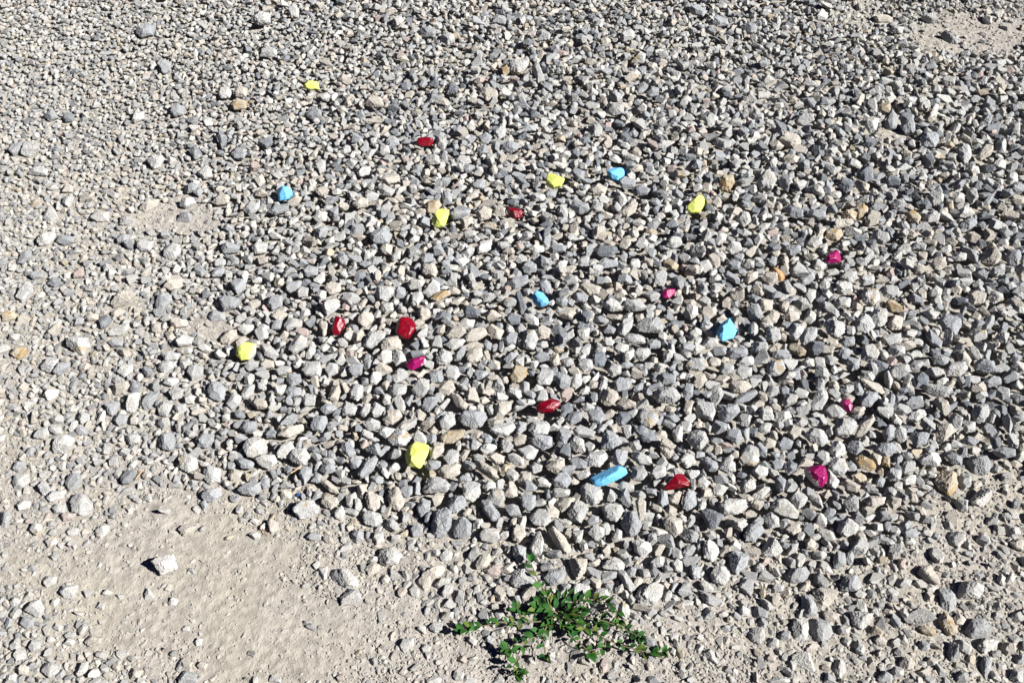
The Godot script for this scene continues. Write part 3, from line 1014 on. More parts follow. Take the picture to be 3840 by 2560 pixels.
# ---------------------------------------------------------------- ground
func axis(lo: float, hi: float, step: float, reach: float) -> PackedFloat32Array:
	var out := PackedFloat32Array()
	var left := []
	var s := step
	var v := lo
	while v > -reach:
		s *= 1.3
		v -= s
		left.append(v)
	left.reverse()
	for q in left:
		out.append(q)
	v = lo
	while v < hi:
		out.append(v)
		v += step
	s = step
	while v < reach:
		out.append(v)
		s *= 1.3
		v += s
	out.append(v)
	return out


func make_ground() -> void:
	var xs := axis(-1.75, 1.75, 0.0065, 60.0)
	var zs := axis(-3.1, -0.45, 0.0065, 60.0)
	var nx := xs.size()
	var nz := zs.size()
	var vs := PackedVector3Array()
	var cs := PackedColorArray()
	vs.resize(nx * nz)
	cs.resize(nx * nz)
	for j in nz:
		for i in nx:
			var x := xs[i]
			var z := zs[j]
			var y := ground_y(x, z)
			var k := noise.get_noise_2d(x * 6.0, z * 6.0 + 90.0)
			if absf(x) < 1.9 and z > -3.3 and z < -0.3:
				var wx := x + 0.03 * noise.get_noise_2d(x * 5.0 + 7.0, z * 5.0)
				var r := ridge.get_noise_2d(wx * 4.0 + 3.0, z * 3.4)
				var pp := pixel_of(Vector3(x, 0, z))
				y -= dip(local_cover(pp.x, pp.y))
				y += 0.0016 * maxf(0.0, r) + 0.0009 * fine.get_noise_2d(x * 42.0, z * 42.0) + 0.0007 * fine.get_noise_2d(x * 95.0, z * 95.0)
			vs[j * nx + i] = Vector3(x, y, z)
			var c := DUST * (1.0 + 0.09 * k)
			c.b *= 1.0 - 0.06 * noise.get_noise_2d(x * 2.5 + 30.0, z * 2.5)
			cs[j * nx + i] = Color(c.r, c.g, c.b)
	var idx := PackedInt32Array()
	idx.resize((nx - 1) * (nz - 1) * 6)
	var w := 0
	for j in nz - 1:
		for i in nx - 1:
			var p := j * nx + i
			idx[w] = p
			idx[w + 1] = p + 1
			idx[w + 2] = p + nx
			idx[w + 3] = p + 1
			idx[w + 4] = p + nx + 1
			idx[w + 5] = p + nx
			w += 6
	var m := StandardMaterial3D.new()
	m.vertex_color_use_as_albedo = true
	m.roughness = 0.95
	m.metallic_specular = 0.2
	var a := seamless(0.012, 31, FastNoiseLite.TYPE_SIMPLEX, 6, 1024)
	var b := seamless(0.09, 37, FastNoiseLite.TYPE_CELLULAR, 2, 1024)
	var col := Image.create(1024, 1024, false, Image.FORMAT_RGB8)
	var hgt := Image.create(1024, 1024, false, Image.FORMAT_L8)
	for y in 1024:
		for x in 1024:
			var u := a.get_pixel(x, y).r
			var v := b.get_pixel(x, y).r
			var k := clampf(0.84 + 0.2 * (u - 0.3), 0.0, 1.0)
			if v < 0.12 and u > 0.5:
				k = minf(1.0, k + 0.08)
			col.set_pixel(x, y, Color(k, k, k))
			var hh := clampf(0.75 * u + 0.3 * (1.0 - v), 0.0, 1.0)
			hgt.set_pixel(x, y, Color(hh, hh, hh))
	m.albedo_texture = ImageTexture.create_from_image(col)
	hgt.convert(Image.FORMAT_RGBA8)
	hgt.bump_map_to_normal_map(8.0)
	m.normal_enabled = true
	m.normal_texture = ImageTexture.create_from_image(hgt)
	m.normal_scale = 1.0
	m.uv1_triplanar = true
	m.uv1_world_triplanar = true
	m.uv1_scale = Vector3.ONE * 3.1
	var o := MeshInstance3D.new()
	o.name = "ground"
	o.mesh = mesh_of(vs, idx, cs)
	o.material_override = m
	o.set_meta("kind", "structure")
	o.set_meta("label", "dusty beige ground of packed dirt under the gravel")
	o.set_meta("category", "ground")
	add_child(o)


func mesh_of(vs: PackedVector3Array, idx: PackedInt32Array, cs = null) -> ArrayMesh:
	var ns := PackedVector3Array()
	ns.resize(vs.size())
	for k in range(0, idx.size(), 3):
		var a := idx[k]
		var b := idx[k + 1]
		var c := idx[k + 2]
		var n := (vs[c] - vs[a]).cross(vs[b] - vs[a])
		ns[a] += n
		ns[b] += n
		ns[c] += n
	for k in ns.size():
		ns[k] = ns[k].normalized()
	var arr := []
	arr.resize(Mesh.ARRAY_MAX)
	arr[Mesh.ARRAY_VERTEX] = vs
	arr[Mesh.ARRAY_NORMAL] = ns
	arr[Mesh.ARRAY_INDEX] = idx
	if cs != null:
		arr[Mesh.ARRAY_COLOR] = cs
	var m := ArrayMesh.new()
	m.add_surface_from_arrays(Mesh.PRIMITIVE_TRIANGLES, arr)
	return m


# every face with corners of its own, so that the breaks stay crisp
func broken_mesh(vs: PackedVector3Array, idx: PackedInt32Array, cs: PackedColorArray) -> ArrayMesh:
	var v := PackedVector3Array()
	var n := PackedVector3Array()
	var c := PackedColorArray()
	var count := idx.size()
	v.resize(count)
	n.resize(count)
	c.resize(count)
	for k in range(0, count, 3):
		var a := vs[idx[k]]
		var b := vs[idx[k + 1]]
		var d := vs[idx[k + 2]]
		var f := (d - a).cross(b - a).normalized()
		v[k] = a
		v[k + 1] = b
		v[k + 2] = d
		n[k] = f
		n[k + 1] = f
		n[k + 2] = f
		c[k] = cs[idx[k]]
		c[k + 1] = cs[idx[k + 1]]
		c[k + 2] = cs[idx[k + 2]]
	var arr := []
	arr.resize(Mesh.ARRAY_MAX)
	arr[Mesh.ARRAY_VERTEX] = v
	arr[Mesh.ARRAY_NORMAL] = n
	arr[Mesh.ARRAY_COLOR] = c
	var order := PackedInt32Array()
	order.resize(count)
	for k in count:
		order[k] = k
	arr[Mesh.ARRAY_INDEX] = order
	var m := ArrayMesh.new()
	m.add_surface_from_arrays(Mesh.PRIMITIVE_TRIANGLES, arr)
	return m


# ---------------------------------------------------------------- stones
func ico(level: int) -> Array:
	if ico_cache.has(level):
		return ico_cache[level]
	var t := (1.0 + sqrt(5.0)) / 2.0
	var v := []
	for p in [[-1, t, 0], [1, t, 0], [-1, -t, 0], [1, -t, 0], [0, -1, t], [0, 1, t], [0, -1, -t], [0, 1, -t], [t, 0, -1], [t, 0, 1], [-t, 0, -1], [-t, 0, 1]]:
		v.append(Vector3(p[0], p[1], p[2]).normalized())
	var f := [[0, 11, 5], [0, 5, 1], [0, 1, 7], [0, 7, 10], [0, 10, 11], [1, 5, 9], [5, 11, 4], [11, 10, 2], [10, 7, 6], [7, 1, 8],
		[3, 9, 4], [3, 4, 2], [3, 2, 6], [3, 6, 8], [3, 8, 9], [4, 9, 5], [2, 4, 11], [6, 2, 10], [8, 6, 7], [9, 8, 1]]
	for l in level:
		var mids := {}
		var g := []
		for tri in f:
			var e := []
			for k in 3:
				var a: int = mini(tri[k], tri[(k + 1) % 3])
				var b: int = maxi(tri[k], tri[(k + 1) % 3])
				var key := a * 100000 + b
				if not mids.has(key):
					mids[key] = v.size()
					v.append(((v[a] + v[b]) * 0.5).normalized())
				e.append(mids[key])
			g.append([tri[0], e[0], e[2]])
			g.append([tri[1], e[1], e[0]])
			g.append([tri[2], e[2], e[1]])
			g.append([e[0], e[1], e[2]])
		f = g
	var idx := PackedInt32Array()
	for tri in f:
		idx.append(tri[0])
		idx.append(tri[2])
		idx.append(tri[1])
	ico_cache[level] = [PackedVector3Array(v), idx]
	return ico_cache[level]


# a solid cut out by planes (normal, distance), its edges slightly worn and its faces rough
func cut_points(normals: PackedVector3Array, dists: PackedFloat32Array, level: int, sharp: float, wear: float, sd: float) -> PackedVector3Array:
	var dirs: PackedVector3Array = ico(level)[0]
	var out := PackedVector3Array()
	out.resize(dirs.size())
	var n := normals.size()
	for i in dirs.size():
		var d := dirs[i]
		var s := 0.0
		for k in n:
			var q := normals[k].dot(d)
			if q > 0.0:
				s += pow(q / dists[k], sharp)
		var r := pow(s, -1.0 / sharp)
		r *= 1.0 + wear * (0.45 * noise.get_noise_3d(d.x * 1.4 + sd, d.y * 1.4, d.z * 1.4) + 0.42 * fine.get_noise_3d(d.x * 4.2, d.y * 4.2 + sd, d.z * 4.2) + 0.24 * fine.get_noise_3d(d.x * 9.5, d.y * 9.5 + sd, d.z * 9.5))
		out[i] = d * r
	return out


func tone_colors(pts: PackedVector3Array, size: float, base: Color, patch: Color, share: float, sd: float) -> PackedColorArray:
	var cs := PackedColorArray()
	cs.resize(pts.size())
	for i in pts.size():
		var p := pts[i] / size
		var k := 1.0 + 0.16 * noise.get_noise_3d(p.x * 1.1 + sd, p.y * 1.1, p.z * 1.1) + 0.13 * fine.get_noise_3d(p.x * 1.5, p.y * 6.0 + sd, p.z * 2.0 + p.x)
		var t := smoothstep(0.0, 0.25, noise.get_noise_3d(p.x * 0.8, p.y * 0.8 + sd, p.z * 0.8 + 5.0) + share)
		var c := base.lerp(patch, t) * k
		cs[i] = Color(c.r, c.g, c.b)
	return cs


# the planes of a stone from its outline: each side breaks into one face above and one below the outline, and facets close the top
func outline_planes(poly: PackedVector2Array, u: Vector3, v: Vector3, n: Vector3, size: float, thick: float) -> Array:
	var normals := PackedVector3Array()
	var dists := PackedFloat32Array()
	for k in poly.size():
		var a := poly[k]
		var b := poly[(k + 1) % poly.size()]
		var e := Vector2(b.y - a.y, a.x - b.x).normalized()
		var d := e.dot(a)
		if d < 0.0:
			e = -e
			d = -d
		if a.distance_to(b) < size * 0.08:
			continue
		d = maxf(d, size * 0.12)
		var out3 := u * e.x + v * e.y
		var up := deg_to_rad(rng.randf_range(8.0, 56.0))
		var dn := deg_to_rad(rng.randf_range(8.0, 30.0))
		normals.append(out3 * cos(up) + n * sin(up))
		dists.append(d * cos(up))
		normals.append(out3 * cos(dn) - n * sin(dn))
		dists.append(d * cos(dn))
	for k in 3:
		var az := rng.randf() * TAU
		var tilt := deg_to_rad(rng.randf_range(4.0, 16.0) if k == 0 else rng.randf_range(22.0, 46.0))
		normals.append((n * cos(tilt) + (u * cos(az) + v * sin(az)) * sin(tilt)).normalized())
		dists.append(size * thick * (rng.randf_range(0.42, 0.62) if k == 0 else rng.randf_range(0.5, 0.85)))
	normals.append((-n + u * rng.randf_range(-0.2, 0.2) + v * rng.randf_range(-0.2, 0.2)).normalized())
	dists.append(size * thick * 0.6)
	return [normals, dists]


# unprojects an outline onto a tilted plane through the stone: {centre, size, normals, dists}
func stone_from(px: PackedVector2Array, lift: float, sink: float, thick: float, lean := Vector3.ZERO) -> Dictionary:
	var c := Vector2.ZERO
	for p in px:
		c += p
	c /= px.size()
	var g := at_height(c.x, c.y, 0.01)
	var scale := (g - EYE).length() / focal
	var area := 0.0
	for k in px.size():
		area += px[k].cross(px[(k + 1) % px.size()])
	var size := sqrt(absf(area) * 0.5 / PI) * scale * 1.12
	var yc := ground_y(g.x, g.z) + lift + size * thick * (0.6 - sink)
	var centre := at_height(c.x, c.y, yc)
	var n := ((EYE - centre).normalized() * 0.4 + Vector3.UP * 0.6 + Vector3(rng.randf_range(-0.22, 0.22), 0, rng.randf_range(-0.15, 0.15)) + lean).normalized()
	var u := Vector3.RIGHT
	u = (u - n * u.dot(n)).normalized()
	var v := n.cross(u)
	var poly := PackedVector2Array()
	var grown := 1.045
	for p in px:
		var d := ray(c.x + (p.x - c.x) * grown, c.y + (p.y - c.y) * grown)
		var hit := EYE + d * ((centre - EYE).dot(n) / d.dot(n)) - centre
		poly.append(Vector2(hit.dot(u), hit.dot(v)))
	poly = Geometry2D.convex_hull(poly)
	poly.remove_at(poly.size() - 1)
	var pl := outline_planes(poly, u, v, n, size, thick)
	return {"at": centre, "size": size, "normals": pl[0], "dists": pl[1], "px": c, "area": absf(area) * 0.5}


func stamp(px: PackedVector2Array, y: float) -> void:
	var poly := PackedVector2Array()
	var lo := Vector2(1e9, 1e9)
	var hi := Vector2(-1e9, -1e9)
	for p in px:
		var w := at_height(p.x, p.y, y)
		var q := Vector2((w.x - GX0) / CELL, (w.z - GZ0) / CELL)
		poly.append(q)
		lo = lo.min(q)
		hi = hi.max(q)
	for j in range(maxi(0, int(lo.y)), mini(GNZ - 1, int(hi.y) + 1)):
		for i in range(maxi(0, int(lo.x)), mini(GNX - 1, int(hi.x) + 1)):
			if Geometry2D.is_point_in_polygon(Vector2(i + 0.5, j + 0.5), poly):
				occupied[j * GNX + i] = 2


func numbered(base: String) -> String:
	var k: int = used_names.get(base, 0)
	used_names[base] = k + 1
	return base if k == 0 else "%s_%03d" % [base, k]


func thing(o: Node3D, called: String, label: String, category: String, group := "") -> void:
	o.name = numbered(called)
	o.set_meta("label", label)
	o.set_meta("category", category)
	if group != "":
		o.set_meta("group", group)
	add_child(o)


func points_of(text: String, ox := 0.0, oy := 0.0, s := 1.0) -> PackedVector2Array:
	var out := PackedVector2Array()
	for w in text.split(" ", false):
		var p := w.split(",")
		out.append(Vector2(ox + p[0].to_float() * s, oy + p[1].to_float() * s))
	return out


func painted_stones() -> void:
	var k := 0.5484
	# colour, outline (crop), crop origin and scale, bare direction, how bare, thickness, short name, label
	var list := [
		["yellow", "2070,585 2105,555 2180,550 2185,605 2120,608 2085,600", 0, 0, k, Vector3(0, -1, 0), 0.75, 0.85, "the small flat yellow stone", "small flat yellow painted stone lying in the finest pale gravel"],
		["yellow", "1400,1235 1415,1185 1455,1190 1528,1222 1500,1270 1450,1285 1405,1265", 1280, 0, k, Vector3(0, -1, 0), 0.75, 0.9, "the triangular yellow stone", "triangular yellow painted stone with one sharp tip among grey stones"],
		["yellow", "622,1500 650,1440 690,1428 737,1435 725,1490 695,1540 650,1555 628,1540", 1280, 0, k, Vector3(0, -1, 0), 0.75, 0.9, "the oval yellow stone", "slanted oval yellow painted stone next to a dark flat stone"],
		["yellow", "30,1410 60,1380 90,1345 145,1350 150,1395 120,1450 50,1450", 2560, 0, k, Vector3(0, -1, 0), 0.75, 0.9, "the block-shaped yellow stone", "slanted block-shaped yellow painted stone amid dense grey gravel"],
		["yellow", "1612,815 1680,770 1750,785 1745,840 1700,890 1650,892 1610,860", 0, 860, k, Vector3(1, -0.5, 0.2), 0.52, 1.0, "the half-bare yellow stone", "rounded greenish-yellow painted stone with a bare grey patch on its flank"],
		["yellow", "437,1540 455,1490 515,1447 600,1455 595,1520 560,1595 530,1630 455,1612 440,1575", 1280, 860, k, Vector3(0, -1, 0), 0.8, 0.95, "the largest yellow stone", "largest yellow painted stone, tall and many-sided"],
		["blue", "1893,1320 1900,1290 1945,1272 1990,1290 1995,1325 1965,1360 1905,1373", 0, 0, k, Vector3(0, -1, 0), 0.8, 1.1, "the lone rounded blue stone", "rounded sky-blue painted stone on sandy grit among sparse pebbles"],
		["blue", "1815,1175 1850,1150 1915,1155 1938,1195 1890,1230 1850,1215", 1280, 0, k, Vector3(0, -1, 0), 0.8, 1.0, "the wedge-shaped blue stone", "small wedge-shaped sky-blue painted stone with a brown twig beside it"],
		["blue", "1305,455 1330,422 1375,430 1418,480 1415,505 1360,525 1310,495", 1280, 860, k, Vector3(0, -1, 0), 0.55, 0.9, "the chipped blue stone", "pale blue painted stone with a chipped ragged edge"],
		["blue", "238,700 260,650 320,605 355,655 372,695 350,740 275,762 245,730", 2560, 860, k, Vector3(0, -1, 0), 0.8, 1.15, "the pear-shaped blue stone", "tall pear-shaped blue painted stone beside a dark hollow"],
		["blue", "150,470 330,400 560,270 700,225 850,290 890,380 760,470 560,540 430,620 270,635", 2180, 1700, 0.1956, Vector3(0, -1, 0), 0.8, 1.15, "the long blue stone", "long bone-shaped light blue painted stone"],
		["red", "515,965 525,942 570,938 625,955 625,985 600,998 530,993", 1280, 0, k, Vector3(0, -1, 0), 0.8, 0.95, "the low dark red stone", "low wide glossy dark red painted stone on sandy grit"],
		["red", "1128,1445 1150,1415 1230,1430 1240,1455 1215,1490 1180,1497 1145,1470", 1280, 0, k, Vector3(0, -1, 0), 0.8, 1.0, "the heart-shaped red stone", "small heart-shaped glossy red painted stone among mid-grey stones"],
		["red", "110,290 300,340 285,460 175,640 55,660 15,570 40,400", 1240, 1140, 0.1722, Vector3(0, -1, 0), 0.7, 1.2, "the narrow red stone", "narrow upright glossy red painted stone with one shiny pinkish face"],
		["red", "1440,380 1540,325 1760,310 1860,480 1810,610 1690,755 1580,750 1410,640", 1240, 1140, 0.1722, Vector3(0, -1, 0), 0.6, 0.8, "the largest red stone", "largest glossy red painted stone with a broad flat top"],
		["red", "1332,1215 1380,1180 1440,1155 1490,1170 1497,1200 1450,1240 1370,1250 1340,1240", 1280, 860, k, Vector3(0, -1, 0), 0.7, 1.0, "the bean-shaped red stone", "long bean-shaped glossy red painted stone in thick gravel"],
		["red", "1565,670 1740,470 1860,400 1950,400 2085,560 2090,620 1620,715", 2180, 1700, 0.1956, Vector3(0, -1, 0), 0.75, 1.1, "the triangular red stone", "triangular glossy red painted stone near the long blue one"],
		["magenta", "1590,1300 1750,1190 2030,1115 2090,1280 1880,1390 1790,1440 1740,1430", 1240, 1140, 0.1722, Vector3(1, -0.4, 0.2), 0.75, 1.0, "the oblong magenta stone", "oblong magenta painted stone with a bare grey end"],
		["magenta", "975,195 1000,160 1055,138 1085,190 1080,225 1030,225 985,228", 2560, 860, k, Vector3(0, -1, 0.4), 0.45, 1.15, "the knobbly magenta stone", "knobbly dark magenta painted stone with a bare grey foot"],
		["magenta", "2188,435 2215,400 2280,395 2285,430 2245,470 2205,465", 1280, 860, k, Vector3(0, -1, 0.3), 0.6, 1.0, "the round magenta stone", "small round bright magenta painted stone"],
		["magenta", "1065,1195 1090,1165 1140,1160 1165,1200 1150,1245 1110,1235", 2560, 860, k, Vector3(0, -1, 0.2), 0.7, 1.1, "the tiny magenta stone", "tiny magenta painted stone squeezed between two larger grey stones"],
		["magenta", "832,85 930,85 985,110 992,180 955,232 920,215 870,160", 2560, 1700, k, Vector3(-1, -0.6, 0.5), 0.42, 1.1, "the pointed magenta stone", "pointed magenta painted stone with a bare grey flank leaning on a white stone"],
	]
	var paint := {"yellow": Color(0.50, 0.54, 0.13), "blue": Color(0.125, 0.38, 0.60), "red": Color(0.145, 0.002, 0.008), "magenta": Color(0.20, 0.002, 0.068)}
	var tris: PackedInt32Array = ico(4)[1]
	for e in list:
		var px := points_of(e[1], e[2], e[3], e[4])
		var cov := local_cover(px[0].x, px[0].y)
		var s := stone_from(px, 0.005 + 0.014 * cov, 0.05, e[7])
		var sd := rng.randf() * 90.0
		var pts := cut_points(s.normals, s.dists, 4, 34.0, 0.085, sd)
		var cs := PackedColorArray()
		cs.resize(pts.size())
		var bd: Vector3 = e[5]
		bd = bd.normalized()
		for i in pts.size():
			var p: Vector3 = pts[i] / s.size
			var bare: float = smoothstep(e[6] - 0.04, e[6] + 0.04, p.dot(bd) + 0.22 * fine.get_noise_3d(p.x * 3.0 + sd, p.y * 3.0, p.z * 3.0))
			var c: Color = paint[e[0]]
			c = c.lerp(Color(0.34, 0.33, 0.31), bare) * (1.0 + 0.08 * noise.get_noise_3d(p.x * 2.0, p.y * 2.0 + sd, p.z * 2.0))
			cs[i] = Color(c.r, c.g, c.b)
		var o := MeshInstance3D.new()
		o.mesh = mesh_of(pts, tris, cs)
		o.material_override = plain_mats[e[0]]
		o.position = s.at
		thing(o, "painted_stone", e[9], "painted stone", e[0] + " painted stones")
		stamp(px, s.at.y)
		landmarks.append([Vector2(s.at.x, s.at.z), e[8]])


func local_cover(px: float, py: float) -> float:
	return grid_value(COVER, px, py) * (1.0 - bareness(px, py))


func traced_stones() -> void:
	landmarks.append([xz(at_height(420 * 1.6327, 1400 * 1.6327, 0)), "the bare dust patch"])
	landmarks.append([xz(at_height(2090, 2300, 0)), "the green weed"])
	landmarks.append([xz(at_height(882, 1867, 0)), "the curled shell"])
	landmarks.append([xz(at_height(2920, 1025, 0)), "the tan bark flake"])
	var all := []
	for line in OUTLINES.split("\n", false):
		var px := points_of(line.substr(2))
		var c := Vector2.ZERO
		for p in px:
			c += p
		c /= px.size()
		var bare := bareness(c.x, c.y)
		var cov := grid_value(COVER, c.x, c.y) * (1.0 - bare)
		var t := rng.randf_range(0.8, 1.12)
		var s := stone_from(px, 0.001 + 0.011 * cov, lerpf(0.42, 0.10, smoothstep(0.35, 0.9, cov)), t)
		s["tone"] = line[0]
		s["line"] = px
		s["cov"] = cov
		all.append(s)
		stamp(px, s.at.y)
	# the upright wedge on the bare dust
	var wp := points_of("1030,735 1095,700 1185,685 1215,785 1100,832", 0, 1700, 0.5484)
	var ws := stone_from(wp, 0.002, 0.1, 1.25, Vector3(0.3, 0, 0.08))
	ws["tone"] = "w"
	ws["pure"] = true
	ws["line"] = wp
	ws["cov"] = 0.0
	ws["own"] = "single white wedge-shaped stone standing alone on the bare dust"
	all.append(ws)
	all.sort_custom(func(a, b): return a.area > b.area)
	var by_label := {}
	for i in mini(300, all.size()):
		var s = all[i]
		by_label.get_or_add(base_label(s), []).append(i)
	var tris3: PackedInt32Array = ico(3)[1]
	var merged_v := PackedVector3Array()
	var merged_i := PackedInt32Array()
	var merged_c := PackedColorArray()
	for i in all.size():
		var s = all[i]
		var single: bool = i < 300 or s.has("own")
		var sd := rng.randf() * 90.0
		var pts: PackedVector3Array = cut_points(s.normals, s.dists, 3, rng.randf_range(34.0, 70.0), 0.16, sd)
		var base := Color(0.51, 0.50, 0.48) if s.has("pure") else tone_of(s.tone).lerp(DUST * 1.05, 0.2 * (1.0 - s.cov))
		var cs := tone_colors(pts, s.size, base, Color(0.48, 0.47, 0.45) if s.has("pure") else patch_of(s.tone), rng.randf_range(-0.45, -0.02) + (0.25 if s.tone == "o" else 0.0), sd)
		if not single:
			var off := merged_v.size()
			for p in pts:
				merged_v.append(p + s.at)
			merged_c.append_array(cs)
			for t in tris3:
				merged_i.append(t + off)
			continue
		var o := MeshInstance3D.new()
		o.mesh = broken_mesh(pts, tris3, cs)
		o.material_override = stone_mat
		o.position = s.at
		var label: String = s.get("own", "")
		if label == "":
			var b := base_label(s)
			var peers: Array = by_label[b]
			if peers.size() == 1:
				label = b
			elif peers.size() == 2:
				label = ("larger " if peers[0] == i else "smaller ") + b
			else:
				var rank := peers.find(i)
				label = ["largest ", "second-largest ", "third-largest ", "fourth-largest ", "fifth-largest ", "sixth-largest ", "seventh-largest ", "eighth-largest ", "ninth-largest "][mini(rank, 8)] + b
		thing(o, "gravel_stone", label, "stone", "larger loose gravel stones")
	var gravel := Node3D.new()
	gravel.set_meta("kind", "stuff")
	thing(gravel, "gravel", "loose grey, white and cream crushed stone covering the ground", "gravel")
	gravel.set_meta("kind", "stuff")
	var mo := MeshInstance3D.new()
	mo.name = "crushed_stone"
	mo.mesh = broken_mesh(merged_v, merged_i, merged_c)
	mo.material_override = stone_mat
	mo.set_meta("kind", "stuff")
	gravel.add_child(mo, true)


func xz(p: Vector3) -> Vector2:
	return Vector2(p.x, p.z)


func base_label(s: Dictionary) -> String:
	var here := xz(s.at)
	var near := landmarks.duplicate()
	near.sort_custom(func(a, b): return here.distance_squared_to(a[0]) < here.distance_squared_to(b[0]))
	var px: PackedVector2Array = s.line
	var most := 0.0
	for a in px:
		for b in px:
			most = maxf(most, a.distance_to(b))
	var slim: float = most / sqrt(s.area)
	var shape := "elongated" if slim > 1.62 else ("rounded" if px.size() >= 6 else "angular")
	return "%s %s stone near %s and %s" % [TONE_WORDS[s.tone], shape, near[0][1], near[1][1]]


func tone_of(t: String) -> Color:
	var c: Color = TONES[t]
	return c * rng.randf_range(0.9, 1.1)


func patch_of(t: String) -> Color:
	match t:
		"o":
			return Color(0.328, 0.238, 0.131)
		"b", "d":
			return Color(0.295, 0.295, 0.295)
		"c":
			return Color(0.410, 0.377, 0.336)
	return Color(0.385, 0.369, 0.344) if rng.randf() < 0.85 else Color(0.344, 0.287, 0.205)


# ---------------------------------------------------------------- loose fill
func proto(level: int, planes: int, sharp: float) -> ArrayMesh:
	var normals := PackedVector3Array()
	var dists := PackedFloat32Array()
	var ax := Vector3(1.0, rng.randf_range(0.55, 0.8), rng.randf_range(0.65, 0.9))
	for k in planes:
		var best := Vector3.UP
		var far := -1.0
		for c in 8:
			var q := Vector3(rng.randfn(), rng.randfn(), rng.randfn()).normalized()
			var near := 9.0
			for o in normals:
				near = minf(near, q.distance_to(o))
			if near > far:
				far = near
				best = q
		normals.append(best)
		dists.append((ax * best).length() * rng.randf_range(0.70, 1.0))
	var sd := rng.randf() * 90.0
	var pts := cut_points(normals, dists, level, sharp, 0.16, sd)
	var cs := tone_colors(pts, 1.0, Color(0.95, 0.95, 0.95), Color(1.0, 0.97, 0.93), rng.randf_range(-0.4, 0.0), sd)
	return broken_mesh(pts, ico(level)[1], cs)


func free_share(x: float, z: float, a: float, b: float, cy: float, sy: float) -> float:
	var hits := 0
	var n := 0
	for q in [[0.0, 0.0], [0.9, 0.0], [-0.9, 0.0], [0.0, 0.9], [0.0, -0.9], [0.6, 0.6], [-0.6, 0.6], [0.6, -0.6], [-0.6, -0.6], [0.45, 0.0], [-0.45, 0.0]]:
		var lx: float = q[0] * a
		var lz: float = q[1] * b
		var i := int((x + lx * cy + lz * sy - GX0) / CELL)
		var j := int((z - lx * sy + lz * cy - GZ0) / CELL)
		n += 1
		if i < 0 or j < 0 or i >= GNX or j >= GNZ or occupied[j * GNX + i]:
			hits += 1
	return 1.0 - float(hits) / n


func on_traced(x: float, z: float, a: float) -> bool:
	for q in [[0.0, 0.0], [1.0, 0.0], [-1.0, 0.0], [0.0, 1.0], [0.0, -1.0], [0.6, 0.6], [-0.6, 0.6], [0.6, -0.6], [-0.6, -0.6]]:
		var i := int((x + q[0] * a - GX0) / CELL)
		var j := int((z + q[1] * a - GZ0) / CELL)
		if i < 0 or j < 0 or i >= GNX or j >= GNZ or occupied[j * GNX + i] == 2:
			return true
	return false


func stamp_ellipse(x: float, z: float, a: float, b: float, cy: float, sy: float, mark: int) -> void:
	var r := int(ceil(a / CELL))
	var ci := int((x - GX0) / CELL)
	var cj := int((z - GZ0) / CELL)
	for j in range(cj - r, cj + r + 1):
		for i in range(ci - r, ci + r + 1):
			if i < 0 or j < 0 or i >= GNX or j >= GNZ:
				continue
			var dx := GX0 + (i + 0.5) * CELL - x
			var dz := GZ0 + (j + 0.5) * CELL - z
			var lx := (dx * cy - dz * sy) / a
			var lz := (dx * sy + dz * cy) / b
			if lx * lx + lz * lz < 1.0:
				occupied[j * GNX + i] = mark


func random_tone(dusty: float) -> Color:
	var r := rng.randf()
	var t := "g"
	if r < 0.25:
		t = "w"
	elif r < 0.50:
		t = "g"
	elif r < 0.70:
		t = "b"
	elif r < 0.78:
		t = "d"
	elif r < 0.975:
		t = "c"
	elif r < 0.988:
		t = "o"
	else:
		t = "p"
	var c := tone_of(t)
	c = c.lerp(DUST * 1.06, dusty)
	return Color(c.r, c.g, c.b)


